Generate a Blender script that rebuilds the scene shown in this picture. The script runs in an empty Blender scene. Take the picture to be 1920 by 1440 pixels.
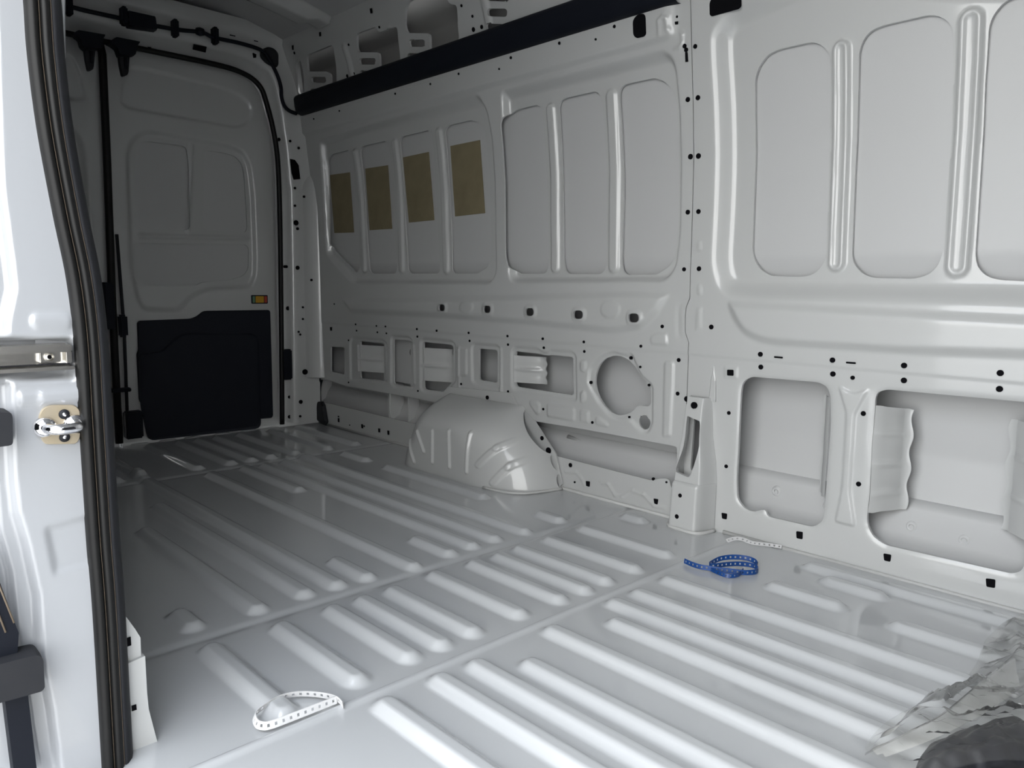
import bpy, bmesh, math, random
import numpy as np
from mathutils import Vector

# ---------------------------------------------------------------- camera, world, exposure
scene = bpy.context.scene
col = scene.collection
CAM_Z = 0.71
yaw, pitch, roll = [math.radians(a) for a in (46.11, 7.354, 0.826)]
cd = bpy.data.cameras.new('camera'); cam = bpy.data.objects.new('camera', cd); col.objects.link(cam)
cd.sensor_width = 36.0; cd.sensor_fit = 'HORIZONTAL'; cd.lens = 36.0 * 1427.0 / 1920.0
cd.clip_start = 0.01; cd.clip_end = 200
d = Vector((-math.sin(yaw) * math.cos(pitch), math.cos(yaw) * math.cos(pitch), -math.sin(pitch)))
r0 = Vector((math.cos(yaw), math.sin(yaw), 0)); u0 = r0.cross(d)
r1 = math.cos(roll) * r0 + math.sin(roll) * u0; u1 = -math.sin(roll) * r0 + math.cos(roll) * u0
from mathutils import Matrix
mw = Matrix.Identity(4)
for i in range(3):
    mw[i][0] = r1[i]; mw[i][1] = u1[i]; mw[i][2] = -d[i]; mw[i][3] = (0, 0, CAM_Z)[i]
cam.matrix_world = mw
scene.camera = cam

world = bpy.data.worlds.new('sky'); scene.world = world; world.use_nodes = True
nt = world.node_tree; nt.nodes.clear()
wo = nt.nodes.new('ShaderNodeOutputWorld'); bg = nt.nodes.new('ShaderNodeBackground')
tc = nt.nodes.new('ShaderNodeTexCoord'); sp = nt.nodes.new('ShaderNodeSeparateXYZ')
rm = nt.nodes.new('ShaderNodeValToRGB'); ns = nt.nodes.new('ShaderNodeTexNoise'); mx = nt.nodes.new('ShaderNodeMix'); mx.data_type = 'RGBA'
cr = nt.nodes.new('ShaderNodeValToRGB')
nt.links.new(tc.outputs['Generated'], sp.inputs[0]); nt.links.new(sp.outputs['Z'], rm.inputs[0])
rm.color_ramp.elements[0].position = 0.0; rm.color_ramp.elements[0].color = (0.95, 0.95, 0.93, 1)
rm.color_ramp.elements[1].position = 0.8; rm.color_ramp.elements[1].color = (0.68, 0.76, 0.90, 1)
nt.links.new(tc.outputs['Generated'], ns.inputs['Vector']); ns.inputs['Scale'].default_value = 2.2; ns.inputs['Detail'].default_value = 6
nt.links.new(ns.outputs['Fac'], cr.inputs[0]); cr.color_ramp.elements[0].position = 0.42; cr.color_ramp.elements[1].position = 0.62
nt.links.new(cr.outputs['Color'], mx.inputs[0]); nt.links.new(rm.outputs['Color'], mx.inputs[6]); mx.inputs[7].default_value = (1.0, 1.0, 0.98, 1)
nt.links.new(mx.outputs[2], bg.inputs['Color']); bg.inputs['Strength'].default_value = 1.0
nt.links.new(bg.outputs[0], wo.inputs[0])

scene.view_settings.view_transform = 'Standard'; scene.view_settings.look = 'None'
scene.view_settings.exposure = 2.88; scene.view_settings.gamma = 1.0; scene.view_settings.use_curve_mapping = False
scene.cycles.max_bounces = 12; scene.cycles.diffuse_bounces = 8; scene.cycles.glossy_bounces = 6
scene.cycles.transparent_max_bounces = 12

# ---------------------------------------------------------------- measured tables (metres)
windows_rear = [[(-3.3005, 1.2934), (-3.262, 1.3128), (-3.1125, 1.3147), (-3.0904, 1.291), (-3.0956, 1.075), (-3.08, 0.7772), (-3.106, 0.7581), (-3.2978, 0.8708), (-3.3197, 0.8926), (-3.3231, 1.0899)], [(-3.0191, 1.3023), (-2.9951, 1.3186), (-2.8164, 1.3191), (-2.7955, 1.3015), (-2.7953, 1.1178), (-2.7812, 0.7755), (-2.7961, 0.755), (-2.9761, 0.7552), (-2.9998, 0.7734), (-3.0191, 1.004)], [(-2.7162, 1.3041), (-2.6969, 1.3225), (-2.5151, 1.3237), (-2.494, 1.3058), (-2.5004, 1.0947), (-2.48, 0.7678), (-2.4927, 0.7558), (-2.6762, 0.7548), (-2.7005, 0.7687), (-2.717, 0.9883)], [(-2.4139, 1.3068), (-2.3928, 1.3249), (-2.2558, 1.3262), (-2.2113, 1.3122), (-2.1854, 1.2879), (-2.1733, 1.176), (-2.1664, 0.9049), (-2.167, 0.8221), (-2.188, 0.7777), (-2.248, 0.7543), (-2.3831, 0.7545), (-2.4036, 0.7675), (-2.4041, 0.914), (-2.4139, 1.088)], [(-2.0672, 1.2835), (-2.0451, 1.3137), (-2.006, 1.3272), (-1.9055, 1.3283), (-1.8838, 1.3119), (-1.8842, 1.2272), (-1.8675, 0.7837), (-1.8788, 0.7582), (-1.8947, 0.7531), (-2.0105, 0.7544), (-2.0451, 0.7735), (-2.0602, 0.8153), (-2.0626, 0.9218), (-2.0639, 1.1708)], [(-1.8071, 1.3057), (-1.7959, 1.3245), (-1.7772, 1.3293), (-1.6474, 1.3295), (-1.6281, 1.3181), (-1.6195, 1.2778), (-1.6037, 0.7971), (-1.6129, 0.7629), (-1.6332, 0.7517), (-1.7705, 0.7524), (-1.7897, 0.7663), (-1.7982, 0.8053), (-1.8048, 1.0578)], [(-1.5518, 1.3059), (-1.5431, 1.3235), (-1.5269, 1.3303), (-1.4205, 1.3297), (-1.3862, 1.3156), (-1.3587, 1.2908), (-1.3459, 1.2551), (-1.3392, 1.1815), (-1.3354, 1.0185), (-1.3341, 0.8995), (-1.3395, 0.808), (-1.3616, 0.7742), (-1.4056, 0.7506), (-1.5221, 0.7496), (-1.5389, 0.7626), (-1.5445, 0.7911), (-1.5416, 0.9854)]]
windows_front = [[(-1.0945, 1.2715), (-1.0822, 1.3005), (-1.0583, 1.3242), (-1.0263, 1.3316), (-0.9401, 1.3317), (-0.9134, 1.3205), (-0.8947, 1.2999), (-0.8882, 1.2746), (-0.8881, 1.127), (-0.8837, 0.9735), (-0.8792, 0.8058), (-0.8856, 0.7767), (-0.9062, 0.7527), (-0.9337, 0.7441), (-1.0279, 0.7461), (-1.0594, 0.7615), (-1.0795, 0.7872), (-1.0885, 0.8158), (-1.0898, 0.9344), (-1.0902, 1.0456), (-1.0934, 1.1762)], [(-0.8198, 1.2853), (-0.8114, 1.3093), (-0.7947, 1.3266), (-0.7663, 1.3328), (-0.6645, 1.3329), (-0.6427, 1.3254), (-0.6208, 1.3068), (-0.6123, 1.2836), (-0.605, 1.0433), (-0.6031, 0.8097), (-0.6113, 0.7716), (-0.6298, 0.7499), (-0.6612, 0.7401), (-0.7627, 0.7423), (-0.7889, 0.7552), (-0.8085, 0.7785), (-0.8135, 0.7993), (-0.8184, 1.0185)], [(-0.5431, 1.2816), (-0.5374, 1.301), (-0.521, 1.3218), (-0.5023, 1.3296), (-0.3909, 1.3278), (-0.369, 1.3053), (-0.327, 0.786), (-0.3334, 0.7391), (-0.3613, 0.7312), (-0.488, 0.7384), (-0.5132, 0.7476), (-0.5314, 0.7685), (-0.5368, 0.7942), (-0.5402, 0.9908), (-0.5441, 1.1676)]]
beads_rear = [([(-3.0549, 1.2948), (-3.0389, 0.777)], 0.024), ([(-2.7489, 1.3009), (-2.7426, 0.7734)], 0.025), ([(-2.4495, 1.3058), (-2.4367, 0.7718)], 0.026), ([(-1.8425, 1.3032), (-1.8336, 0.775)], 0.027), ([(-1.5816, 1.3035), (-1.5746, 0.7758)], 0.029)]
beads_front = [([(-0.8622, 1.2983), (-0.8506, 0.779)], 0.026), ([(-0.5772, 1.3015), (-0.5704, 0.7688)], 0.03)]
trayz = [1.4094, 1.3597, 1.3961, 1.3582, 1.3943]
pads = [[(-3.3129, 1.2237), (-3.14, 1.22), (-3.136, 0.9474), (-3.3076, 0.9514)], [(-3.008, 1.2238), (-2.8322, 1.2212), (-2.8265, 0.9512), (-3.0015, 0.9521)], [(-2.716, 1.2415), (-2.54, 1.2442), (-2.5261, 0.9731), (-2.7, 0.9719)], [(-2.3995, 1.2509), (-2.2253, 1.2521), (-2.2135, 0.9838), (-2.3905, 0.9807)]]
holes_rear = [[(-3.3117, 0.4009), (-3.1868, 0.4045), (-3.1959, 0.2727), (-3.3087, 0.2743), (-3.3208, 0.281)], [(-3.057, 0.4431), (-2.8728, 0.4445), (-2.8644, 0.4365), (-2.8729, 0.2736), (-3.0594, 0.2665), (-3.0674, 0.2758)], [(-2.7899, 0.4636), (-2.7829, 0.4689), (-2.67, 0.469), (-2.6622, 0.4618), (-2.6703, 0.2666), (-2.7806, 0.2664), (-2.7964, 0.2743)], [(-2.5717, 0.4652), (-2.5654, 0.4694), (-2.3855, 0.4704), (-2.3744, 0.463), (-2.378, 0.3237), (-2.4428, 0.2722), (-2.4517, 0.2694), (-2.5649, 0.2683), (-2.5747, 0.2768)], [(-2.2157, 0.4633), (-2.2091, 0.4664), (-2.1187, 0.468), (-2.1106, 0.463), (-2.112, 0.3482), (-2.1195, 0.3423), (-2.2072, 0.343), (-2.2176, 0.3498)], [(-2.0114, 0.4661), (-2.0055, 0.4702), (-1.8857, 0.47), (-1.8692, 0.4665), (-1.8447, 0.4672), (-1.8285, 0.4708), (-1.7344, 0.4709), (-1.7283, 0.4657), (-1.7241, 0.3447), (-1.7307, 0.3378), (-2.0003, 0.3387), (-2.0121, 0.3449)], [(-1.6293, 0.3931), (-1.6272, 0.4158), (-1.6203, 0.437), (-1.6063, 0.4605), (-1.5854, 0.4777), (-1.5508, 0.4895), (-1.5235, 0.4901), (-1.4919, 0.4807), (-1.465, 0.4615), (-1.4471, 0.4401), (-1.4381, 0.4274), (-1.4207, 0.4178), (-1.4162, 0.407), (-1.4032, 0.4003), (-1.401, 0.3493), (-1.4052, 0.347), (-1.4093, 0.3384), (-1.4533, 0.3357), (-1.4662, 0.3197), (-1.4881, 0.3041), (-1.5241, 0.2945), (-1.5566, 0.2987), (-1.5874, 0.3171), (-1.6117, 0.3442), (-1.6241, 0.3692)], [(-1.402, 0.2888), (-1.4025, 0.2797), (-1.4063, 0.2715), (-1.4129, 0.2655), (-1.4213, 0.2627), (-1.4301, 0.2635), (-1.438, 0.2679), (-1.4436, 0.275), (-1.4461, 0.2839), (-1.445, 0.2931), (-1.4406, 0.3011), (-1.4336, 0.3066), (-1.4251, 0.3088), (-1.4164, 0.3073), (-1.4089, 0.3025), (-1.4038, 0.295)], [(-3.5105, 0.2157), (-3.3568, 0.2309), (-3.1882, 0.219), (-2.7884, 0.2224), (-2.4287, 0.2229), (-2.5252, 0.1701), (-2.5998, 0.1113), (-2.7086, 0.1102), (-3.3298, 0.1128), (-3.5092, 0.1076)], [(-1.91, 0.2234), (-1.6629, 0.2282), (-1.3771, 0.2294), (-1.2941, 0.2293), (-1.2856, 0.0969), (-1.3068, 0.0925), (-1.3181, 0.1225), (-1.3418, 0.1212), (-1.3877, 0.1054), (-1.6114, 0.1093), (-1.8086, 0.114), (-1.8625, 0.1597)]]
ovals = [[(-2.3899, 0.619), (-2.3912, 0.6116), (-2.395, 0.6073), (-2.4022, 0.605), (-2.4189, 0.6045), (-2.426, 0.6064), (-2.4298, 0.6104), (-2.431, 0.6182), (-2.4296, 0.6254), (-2.4257, 0.6296), (-2.4184, 0.6318), (-2.4017, 0.6322), (-2.3947, 0.6303), (-2.3911, 0.6262)], [(-2.1174, 0.6214), (-2.1186, 0.6139), (-2.1224, 0.6096), (-2.1297, 0.6072), (-2.1468, 0.6067), (-2.1541, 0.6085), (-2.158, 0.6126), (-2.1593, 0.6204), (-2.158, 0.6277), (-2.154, 0.632), (-2.1466, 0.6342), (-2.1295, 0.6347), (-2.1224, 0.6327), (-2.1186, 0.6286)], [(-1.8907, 0.6192), (-1.8918, 0.6116), (-1.8957, 0.6073), (-1.9031, 0.6049), (-1.9205, 0.6043), (-1.9279, 0.6061), (-1.932, 0.6103), (-1.9334, 0.6182), (-1.9321, 0.6255), (-1.9281, 0.6298), (-1.9205, 0.6322), (-1.9032, 0.6326), (-1.8959, 0.6307), (-1.892, 0.6265)], [(-1.6625, 0.6183), (-1.6636, 0.6107), (-1.6674, 0.6063), (-1.6747, 0.6039), (-1.6919, 0.6032), (-1.6994, 0.6051), (-1.7035, 0.6092), (-1.7049, 0.6171), (-1.7038, 0.6245), (-1.6998, 0.6288), (-1.6923, 0.6312), (-1.6751, 0.6317), (-1.6679, 0.6297), (-1.6639, 0.6256)], [(-1.4337, 0.6168), (-1.4346, 0.6093), (-1.4383, 0.6049), (-1.4454, 0.6025), (-1.4621, 0.6018), (-1.4694, 0.6036), (-1.4734, 0.6077), (-1.4749, 0.6156), (-1.4739, 0.6229), (-1.4701, 0.6272), (-1.4628, 0.6296), (-1.4461, 0.6301), (-1.439, 0.6282), (-1.4351, 0.6241)]]
oval_emb = [[(-2.2177, 0.6263), (-2.2231, 0.6138), (-2.2379, 0.604), (-2.2587, 0.5992), (-2.2805, 0.6007), (-2.2979, 0.6082), (-2.3065, 0.62), (-2.304, 0.6329), (-2.2912, 0.6439), (-2.2713, 0.6501), (-2.2493, 0.6502), (-2.2305, 0.6441), (-2.2195, 0.6334)], [(-1.5074, 0.6409), (-1.5121, 0.6261), (-1.5262, 0.6146), (-1.5464, 0.609), (-1.5678, 0.6108), (-1.5852, 0.6198), (-1.594, 0.6337), (-1.5921, 0.6491), (-1.5799, 0.662), (-1.5607, 0.6692), (-1.5391, 0.6692), (-1.5206, 0.6619), (-1.5094, 0.6493)]]
holes_front = [[(-1.0886, 0.4236), (-1.0842, 0.4494), (-1.0604, 0.4679), (-0.8655, 0.4716), (-0.8438, 0.4622), (-0.8343, 0.4423), (-0.8286, 0.3587), (-0.8303, 0.2636), (-0.8307, 0.129), (-0.8338, 0.104), (-0.8565, 0.0815), (-0.989, 0.0799), (-0.9982, 0.0999), (-1.0325, 0.0828), (-1.0604, 0.0869), (-1.0842, 0.1079), (-1.0903, 0.1645), (-1.0898, 0.3208)], [(-0.7223, 0.4461), (-0.717, 0.4623), (-0.6965, 0.4712), (-0.4855, 0.4738), (-0.4005, 0.4747), (-0.3958, 0.4647), (-0.3852, 0.2635), (-0.3789, 0.1105), (-0.3859, 0.0941), (-0.4022, 0.0852), (-0.6739, 0.0801), (-0.7052, 0.0952), (-0.7203, 0.1218), (-0.7226, 0.1538), (-0.7201, 0.1914), (-0.7231, 0.3286), (-0.7209, 0.4238)]]
dots = [((-3.0754, 0.5211), 0.006), ((-2.9033, 0.5218), 0.006), ((-2.832, 0.5228), 0.006), ((-2.6, 0.5227), 0.007), ((-2.4658, 0.523), 0.007), ((-2.2644, 0.5251), 0.007), ((-2.0431, 0.5252), 0.007), ((-1.8623, 0.5261), 0.007), ((-1.6713, 0.5268), 0.007), ((-1.436, 0.5282), 0.007), ((-3.0728, 0.4913), 0.006), ((-2.9007, 0.4931), 0.006), ((-2.8294, 0.4921), 0.006), ((-2.6012, 0.491), 0.007), ((-2.2618, 0.4939), 0.007), ((-2.0433, 0.4935), 0.007), ((-1.8596, 0.4942), 0.007), ((-1.6709, 0.4945), 0.007), ((-1.4385, 0.4623), 0.006), ((-3.1456, 0.4418), 0.006), ((-3.1588, 0.2381), 0.006), ((-2.3177, 0.3172), 0.007), ((-2.0448, 0.3171), 0.007), ((-2.6064, 0.2573), 0.006), ((-1.8619, 0.2735), 0.007), ((-1.6326, 0.2571), 0.007), ((-1.6415, 0.3924), 0.008), ((-1.4767, 0.488), 0.008), ((-1.4043, 0.4082), 0.006), ((-1.4788, 0.2963), 0.005), ((-1.3582, 0.5937), 0.008), ((-1.2971, 0.4956), 0.008), ((-1.2976, 0.3932), 0.008), ((-1.2651, 0.3806), 0.011), ((-3.3025, 0.4872), 0.009), ((-3.427, 0.6218), 0.005), ((-3.2605, 0.6104), 0.005), ((-3.0714, 0.613), 0.005), ((-1.7262, 0.093), 0.011), ((-1.3775, 0.1118), 0.007), ((-1.3272, 0.1115), 0.005), ((-1.7045, 0.0363), 0.005), ((-1.285, 1.243), 0.009), ((-1.2781, 1.0862), 0.01), ((-1.2816, 0.93), 0.009), ((-1.288, 0.7654), 0.008), ((-1.2909, 1.3852), 0.008), ((-1.286, 1.3745), 0.008), ((-1.3127, 1.4661), 0.005), ((-1.5258, 1.4841), 0.007), ((-1.5998, 1.4636), 0.005), ((-1.7494, 1.483), 0.007), ((-1.9745, 1.4824), 0.007), ((-2.4227, 1.4735), 0.006), ((-2.654, 1.4757), 0.006), ((-2.0364, 1.4577), 0.005), ((-3.0827, 1.4723), 0.005), ((-3.3085, 1.4697), 0.005), ((-2.2528, 1.4801), 0.006), ((-1.2547, 1.3766), 0.008), ((-1.25, 1.2418), 0.009), ((-1.2498, 1.0846), 0.01), ((-1.2439, 0.9293), 0.009), ((-1.2355, 0.7667), 0.009), ((-1.1867, 0.6004), 0.009), ((-1.0302, 0.5332), 0.009), ((-1.0285, 0.4979), 0.009), ((-0.8308, 0.533), 0.009), ((-0.8288, 0.4973), 0.009), ((-0.6581, 0.5339), 0.009), ((-0.6569, 0.4978), 0.009), ((-0.4578, 0.5344), 0.009), ((-0.4571, 0.4986), 0.009), ((-1.1212, 0.3572), 0.007), ((-1.1226, 0.1999), 0.007), ((-0.7467, 0.405), 0.008), ((-0.7472, 0.2229), 0.008), ((-0.7784, 0.4925), 0.007), ((-3.0281, 0.0433), 0.006), ((-2.8996, 0.0419), 0.006), ((-3.256, 0.0586), 0.006), ((-3.1543, 0.0304), 0.004), ((-3.3793, 0.0174), 0.007)]
slots = [[(-1.2891, 1.3681), (-1.2811, 1.3672), (-1.2799, 1.342), (-1.2887, 1.3427)], [(-1.318, 1.4535), (-1.3071, 1.4521), (-1.3078, 1.4449), (-1.3175, 1.4458)], [(-3.3099, 0.4964), (-3.2922, 0.4972), (-3.2935, 0.4798), (-3.3092, 0.479)], [(-3.2614, 0.0505), (-3.2469, 0.0514), (-3.2474, 0.0313), (-3.2609, 0.0306)], [(-3.0512, 0.0498), (-3.0379, 0.0506), (-3.0354, 0.0317), (-3.0497, 0.0307)], [(-2.9099, 0.0501), (-2.8937, 0.0514), (-2.894, 0.0332), (-2.9084, 0.0321)], [(-2.837, 0.051), (-2.8212, 0.0523), (-2.8214, 0.0329), (-2.8345, 0.0319)]]
frames = [[(-3.1426, 0.4316), (-3.1212, 0.4593), (-2.8586, 0.4636), (-2.8291, 0.4465), (-2.8382, 0.2654), (-3.0529, 0.2486), (-3.1499, 0.2495)], [(-2.8021, 0.4729), (-2.7887, 0.486), (-2.665, 0.4882), (-2.64, 0.473), (-2.6382, 0.2618), (-2.7831, 0.2486), (-2.8147, 0.2678)], [(-2.5883, 0.4715), (-2.5707, 0.488), (-2.372, 0.4894), (-2.3514, 0.4751), (-2.3516, 0.3245), (-2.4284, 0.259), (-2.5715, 0.2523), (-2.5959, 0.2688)], [(-2.2595, 0.4701), (-2.2425, 0.4878), (-2.102, 0.4892), (-2.0849, 0.4736), (-2.0865, 0.3258), (-2.2324, 0.3189), (-2.2588, 0.3339)], [(-2.0318, 0.469), (-2.0109, 0.491), (-1.8937, 0.4921), (-1.8634, 0.4803), (-1.8471, 0.4799), (-1.8337, 0.4919), (-1.7292, 0.4938), (-1.7079, 0.479), (-1.7038, 0.3225), (-1.7175, 0.3189), (-2.0091, 0.3195), (-2.0316, 0.3358)], [(-1.6607, 0.3903), (-1.654, 0.44), (-1.6206, 0.4726), (-1.5808, 0.4959), (-1.5463, 0.5046), (-1.4921, 0.4971), (-1.4834, 0.5049), (-1.4701, 0.4987), (-1.461, 0.4818), (-1.4339, 0.4382), (-1.395, 0.4139), (-1.3884, 0.4006), (-1.3874, 0.2844), (-1.4035, 0.2535), (-1.4293, 0.2496), (-1.456, 0.2674), (-1.4831, 0.289), (-1.5191, 0.2803), (-1.5608, 0.2857), (-1.6088, 0.3207), (-1.6432, 0.3619)]]
embs = [[(-1.9334, 0.2963), (-1.8882, 0.2996), (-1.8742, 0.288), (-1.877, 0.2552), (-1.8936, 0.2456), (-1.9334, 0.2827)], [(-1.844, 0.2957), (-1.7173, 0.2988), (-1.7071, 0.2892), (-1.7091, 0.247), (-1.8438, 0.2474)], [(-1.6895, 0.2961), (-1.6571, 0.2972), (-1.6447, 0.2916), (-1.6442, 0.2508), (-1.689, 0.2521)], [(-1.6226, 0.2755), (-1.6034, 0.2811), (-1.5652, 0.2665), (-1.5601, 0.2478), (-1.6173, 0.2496)], [(-1.6897, 0.4615), (-1.6616, 0.4656), (-1.6579, 0.4396), (-1.6709, 0.4215), (-1.6899, 0.4273)], [(-1.6886, 0.3577), (-1.6678, 0.363), (-1.6577, 0.3414), (-1.6672, 0.3181), (-1.6887, 0.3186)], [(-1.3495, 0.489), (-1.3194, 0.4931), (-1.3103, 0.482), (-1.3153, 0.2547), (-1.3487, 0.2495)], [(-2.3343, 0.4651), (-2.2763, 0.4646), (-2.2786, 0.3541), (-2.3372, 0.344)], [(-1.4032, 0.5591), (-1.3789, 0.5742), (-1.3382, 0.5747), (-1.3347, 0.536), (-1.3983, 0.5353)], [(-1.1874, 0.5793), (-1.1732, 0.5852), (-1.1381, 0.5491), (-1.1423, 0.5402), (-1.1856, 0.5408)]]
seam = [(-1.2572, 1.5743), (-1.2663, 1.4991), (-1.2663, 1.2215), (-1.2655, 1.076), (-1.264, 0.8956), (-1.2645, 0.773), (-1.2635, 0.711), (-1.2628, 0.6814), (-1.2738, 0.6561), (-1.2762, 0.6293), (-1.274, 0.5803), (-1.2606, 0.551), (-1.2617, 0.5271), (-1.2632, 0.3808), (-1.2662, 0.2462), (-1.266, -0.0209)]
strip_holes = [[(-3.3728, 1.7114), (-3.3421, 1.7268), (-3.3173, 1.725), (-3.3186, 1.6967), (-3.3719, 1.5929), (-3.4271, 1.5971), (-3.4197, 1.6448)], [(-3.2588, 1.7247), (-3.2387, 1.7312), (-3.0462, 1.7302), (-3.0273, 1.7242), (-3.0845, 1.5843), (-3.1351, 1.5873), (-3.1141, 1.6307), (-3.1398, 1.6455), (-3.2895, 1.671)], [(-3.2824, 1.6436), (-3.2643, 1.6448), (-3.165, 1.6279), (-3.1592, 1.6217), (-3.167, 1.6057), (-3.1816, 1.6055), (-3.2846, 1.6235)], [(-2.8417, 1.7285), (-2.8269, 1.7334), (-2.7068, 1.731), (-2.6973, 1.7247), (-2.6954, 1.7132), (-2.6806, 1.708), (-2.5812, 1.7056), (-2.5705, 1.6991), (-2.5874, 1.6589), (-2.6006, 1.5886), (-2.7473, 1.5867), (-2.7284, 1.644), (-2.8638, 1.6709), (-2.8662, 1.6892)], [(-2.8774, 1.6463), (-2.8637, 1.6487), (-2.7663, 1.6307), (-2.7612, 1.625), (-2.7703, 1.6099), (-2.7801, 1.6088), (-2.8781, 1.6269)], [(-2.4904, 1.7462), (-2.4643, 1.7633), (-2.4433, 1.7648), (-2.4271, 1.7653), (-2.2536, 1.7346), (-2.2447, 1.7091), (-2.2141, 1.6985), (-2.2111, 1.69), (-2.2307, 1.6383), (-2.2353, 1.5936), (-2.4089, 1.5889), (-2.3932, 1.6458), (-2.5202, 1.6727), (-2.5223, 1.698)], [(-2.5244, 1.6467), (-2.5125, 1.6497), (-2.4369, 1.6337), (-2.4286, 1.6277), (-2.4366, 1.6118), (-2.449, 1.6107), (-2.5253, 1.6263)], [(-2.0602, 1.6498), (-2.0539, 1.6538), (-1.9791, 1.6365), (-1.973, 1.6286), (-1.9786, 1.6144), (-1.9883, 1.6135), (-2.0627, 1.6315)]]
strip_holes2 = [[(-3.3088, 1.5994), (-3.2929, 1.6006), (-3.203, 1.5851), (-3.214, 1.5629), (-3.3147, 1.5813)], [(-2.8891, 1.6018), (-2.8783, 1.6039), (-2.7805, 1.5853), (-2.7889, 1.565), (-2.8953, 1.5831)], [(-2.5478, 1.604), (-2.5368, 1.6064), (-2.4416, 1.5863), (-2.4489, 1.5654), (-2.5534, 1.5846)], [(-2.0785, 1.6084), (-2.0699, 1.6106), (-1.967, 1.5869), (-1.9717, 1.5685), (-2.082, 1.5912)], [(-2.0584, 1.6777), (-2.0486, 1.6998), (-1.9459, 1.6765), (-1.9591, 1.6521)]]
strip_slots = [[(-3.0917, 1.7873), (-3.0776, 1.7859), (-3.0861, 1.7717), (-3.1003, 1.773)], [(-3.3375, 1.7837), (-3.3233, 1.782), (-3.3364, 1.766), (-3.3469, 1.768)], [(-2.6962, 1.7904), (-2.6817, 1.7891), (-2.6881, 1.7734), (-2.7015, 1.775)], [(-3.5164, 1.7175), (-3.5044, 1.7165), (-3.5161, 1.7029), (-3.5251, 1.7044)]]
strip_dots = [((-2.9881, 1.6014), 0.007), ((-2.9342, 1.6012), 0.006), ((-2.9149, 1.7077), 0.005), ((-2.1516, 1.6088), 0.008), ((-2.1081, 1.6078), 0.007), ((-2.145, 1.6494), 0.005), ((-2.1855, 1.6903), 0.005), ((-3.3449, 1.7558), 0.006), ((-2.6771, 1.7237), 0.005)]
ribs = [(-1.4259, -1.0856, 0.5532), (-1.4238, -1.0956, 0.6982), (-1.4275, -1.1018, 0.8204), (-1.4261, -1.1006, 0.8972), (-1.4263, -1.1004, 0.9783), (-1.437, -1.0992, 1.1094), (-1.4308, -1.0948, 1.2315), (-1.4276, -1.0899, 1.3154), (-1.433, -1.093, 1.3956), (-1.4294, -1.0929, 1.5118), (-1.4294, -1.1007, 1.6613), (-1.423, -1.3261, 1.8521), (-1.6247, -1.5056, 0.5655), (-2.2433, -1.4964, 0.702), (-2.4696, -1.5032, 0.818), (-2.9308, -1.4992, 0.9), (-1.6799, -1.4937, 0.9788), (-2.7624, -1.4777, 1.1056), (-1.679, -1.49, 1.2326), (-2.7647, -1.4941, 1.3163), (-2.7703, -2.3154, 1.2402), (-2.763, -1.4964, 1.401), (-2.8294, -1.4864, 1.5096), (-2.433, -1.838, 1.6618), (-2.7463, -2.5531, 1.6649), (-1.6156, -1.4939, 1.6671), (-1.0313, -0.6646, 0.6875), (-1.0337, -0.572, 0.8057), (-1.0288, -0.4601, 0.8883), (-0.9631, -0.4581, 0.9646), (-1.0317, -0.3272, 1.0986), (-0.9662, -0.2243, 1.2255), (-1.0322, -0.2085, 1.3034), (-1.0298, -0.1899, 1.3872), (-1.0302, -0.1759, 1.507), (-0.8375, -0.6455, 1.6656), (-0.7631, -0.6029, 1.7956), (-0.8361, -0.2326, 1.859), (-0.5526, -0.1632, 1.6588)]
seal_rear = [(0.8383, 1.653), (1.0365, 1.6574), (1.1583, 1.6588), (1.3089, 1.6606), (1.4697, 1.6603), (1.5665, 1.6544), (1.6411, 1.634), (1.6863, 1.5977), (1.7082, 1.5445), (1.7394, 1.4292), (1.7597, 1.2855), (1.7639, 1.038), (1.76, 0.6318), (1.7546, 0.2675), (1.7493, 0.0156)]
door_tray = [(1.0964, 1.2433), (1.1179, 1.3021), (1.1617, 1.3408), (1.2052, 1.3559), (1.5605, 1.3406), (1.6282, 1.3187), (1.6601, 1.2576), (1.6741, 1.113), (1.6765, 0.8333), (1.6709, 0.7328), (1.6372, 0.6745), (1.4378, 0.6635), (1.364, 0.6321), (1.3023, 0.566), (1.1377, 0.5707), (1.108, 0.6324), (1.0887, 0.7671)]
door_win = [[(1.1478, 1.2673), (1.1659, 1.2914), (1.1986, 1.3025), (1.3434, 1.3044), (1.3615, 1.2955), (1.3686, 1.2394), (1.362, 0.9505), (1.3474, 0.9356), (1.1497, 0.9327), (1.1353, 0.9474)], [(1.441, 1.2829), (1.4559, 1.2963), (1.5217, 1.2978), (1.5839, 1.2892), (1.616, 1.2573), (1.6271, 1.1984), (1.6329, 0.9675), (1.6243, 0.9424), (1.4358, 0.9433), (1.4242, 0.9568)], [(1.1253, 0.8689), (1.6226, 0.8857), (1.6378, 0.8691), (1.6321, 0.7695), (1.6049, 0.7366), (1.5397, 0.7181), (1.4027, 0.7041), (1.3854, 0.6919), (1.1386, 0.687), (1.1143, 0.7228)]]
door_up = [(1.0974, 1.5264), (1.0851, 1.4399), (1.1149, 1.4173), (1.5878, 1.4081), (1.6396, 1.4348), (1.6722, 1.4875), (1.6634, 1.5384), (1.6058, 1.5754), (1.4714, 1.5923), (1.2441, 1.6017), (1.1276, 1.5997)]
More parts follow.
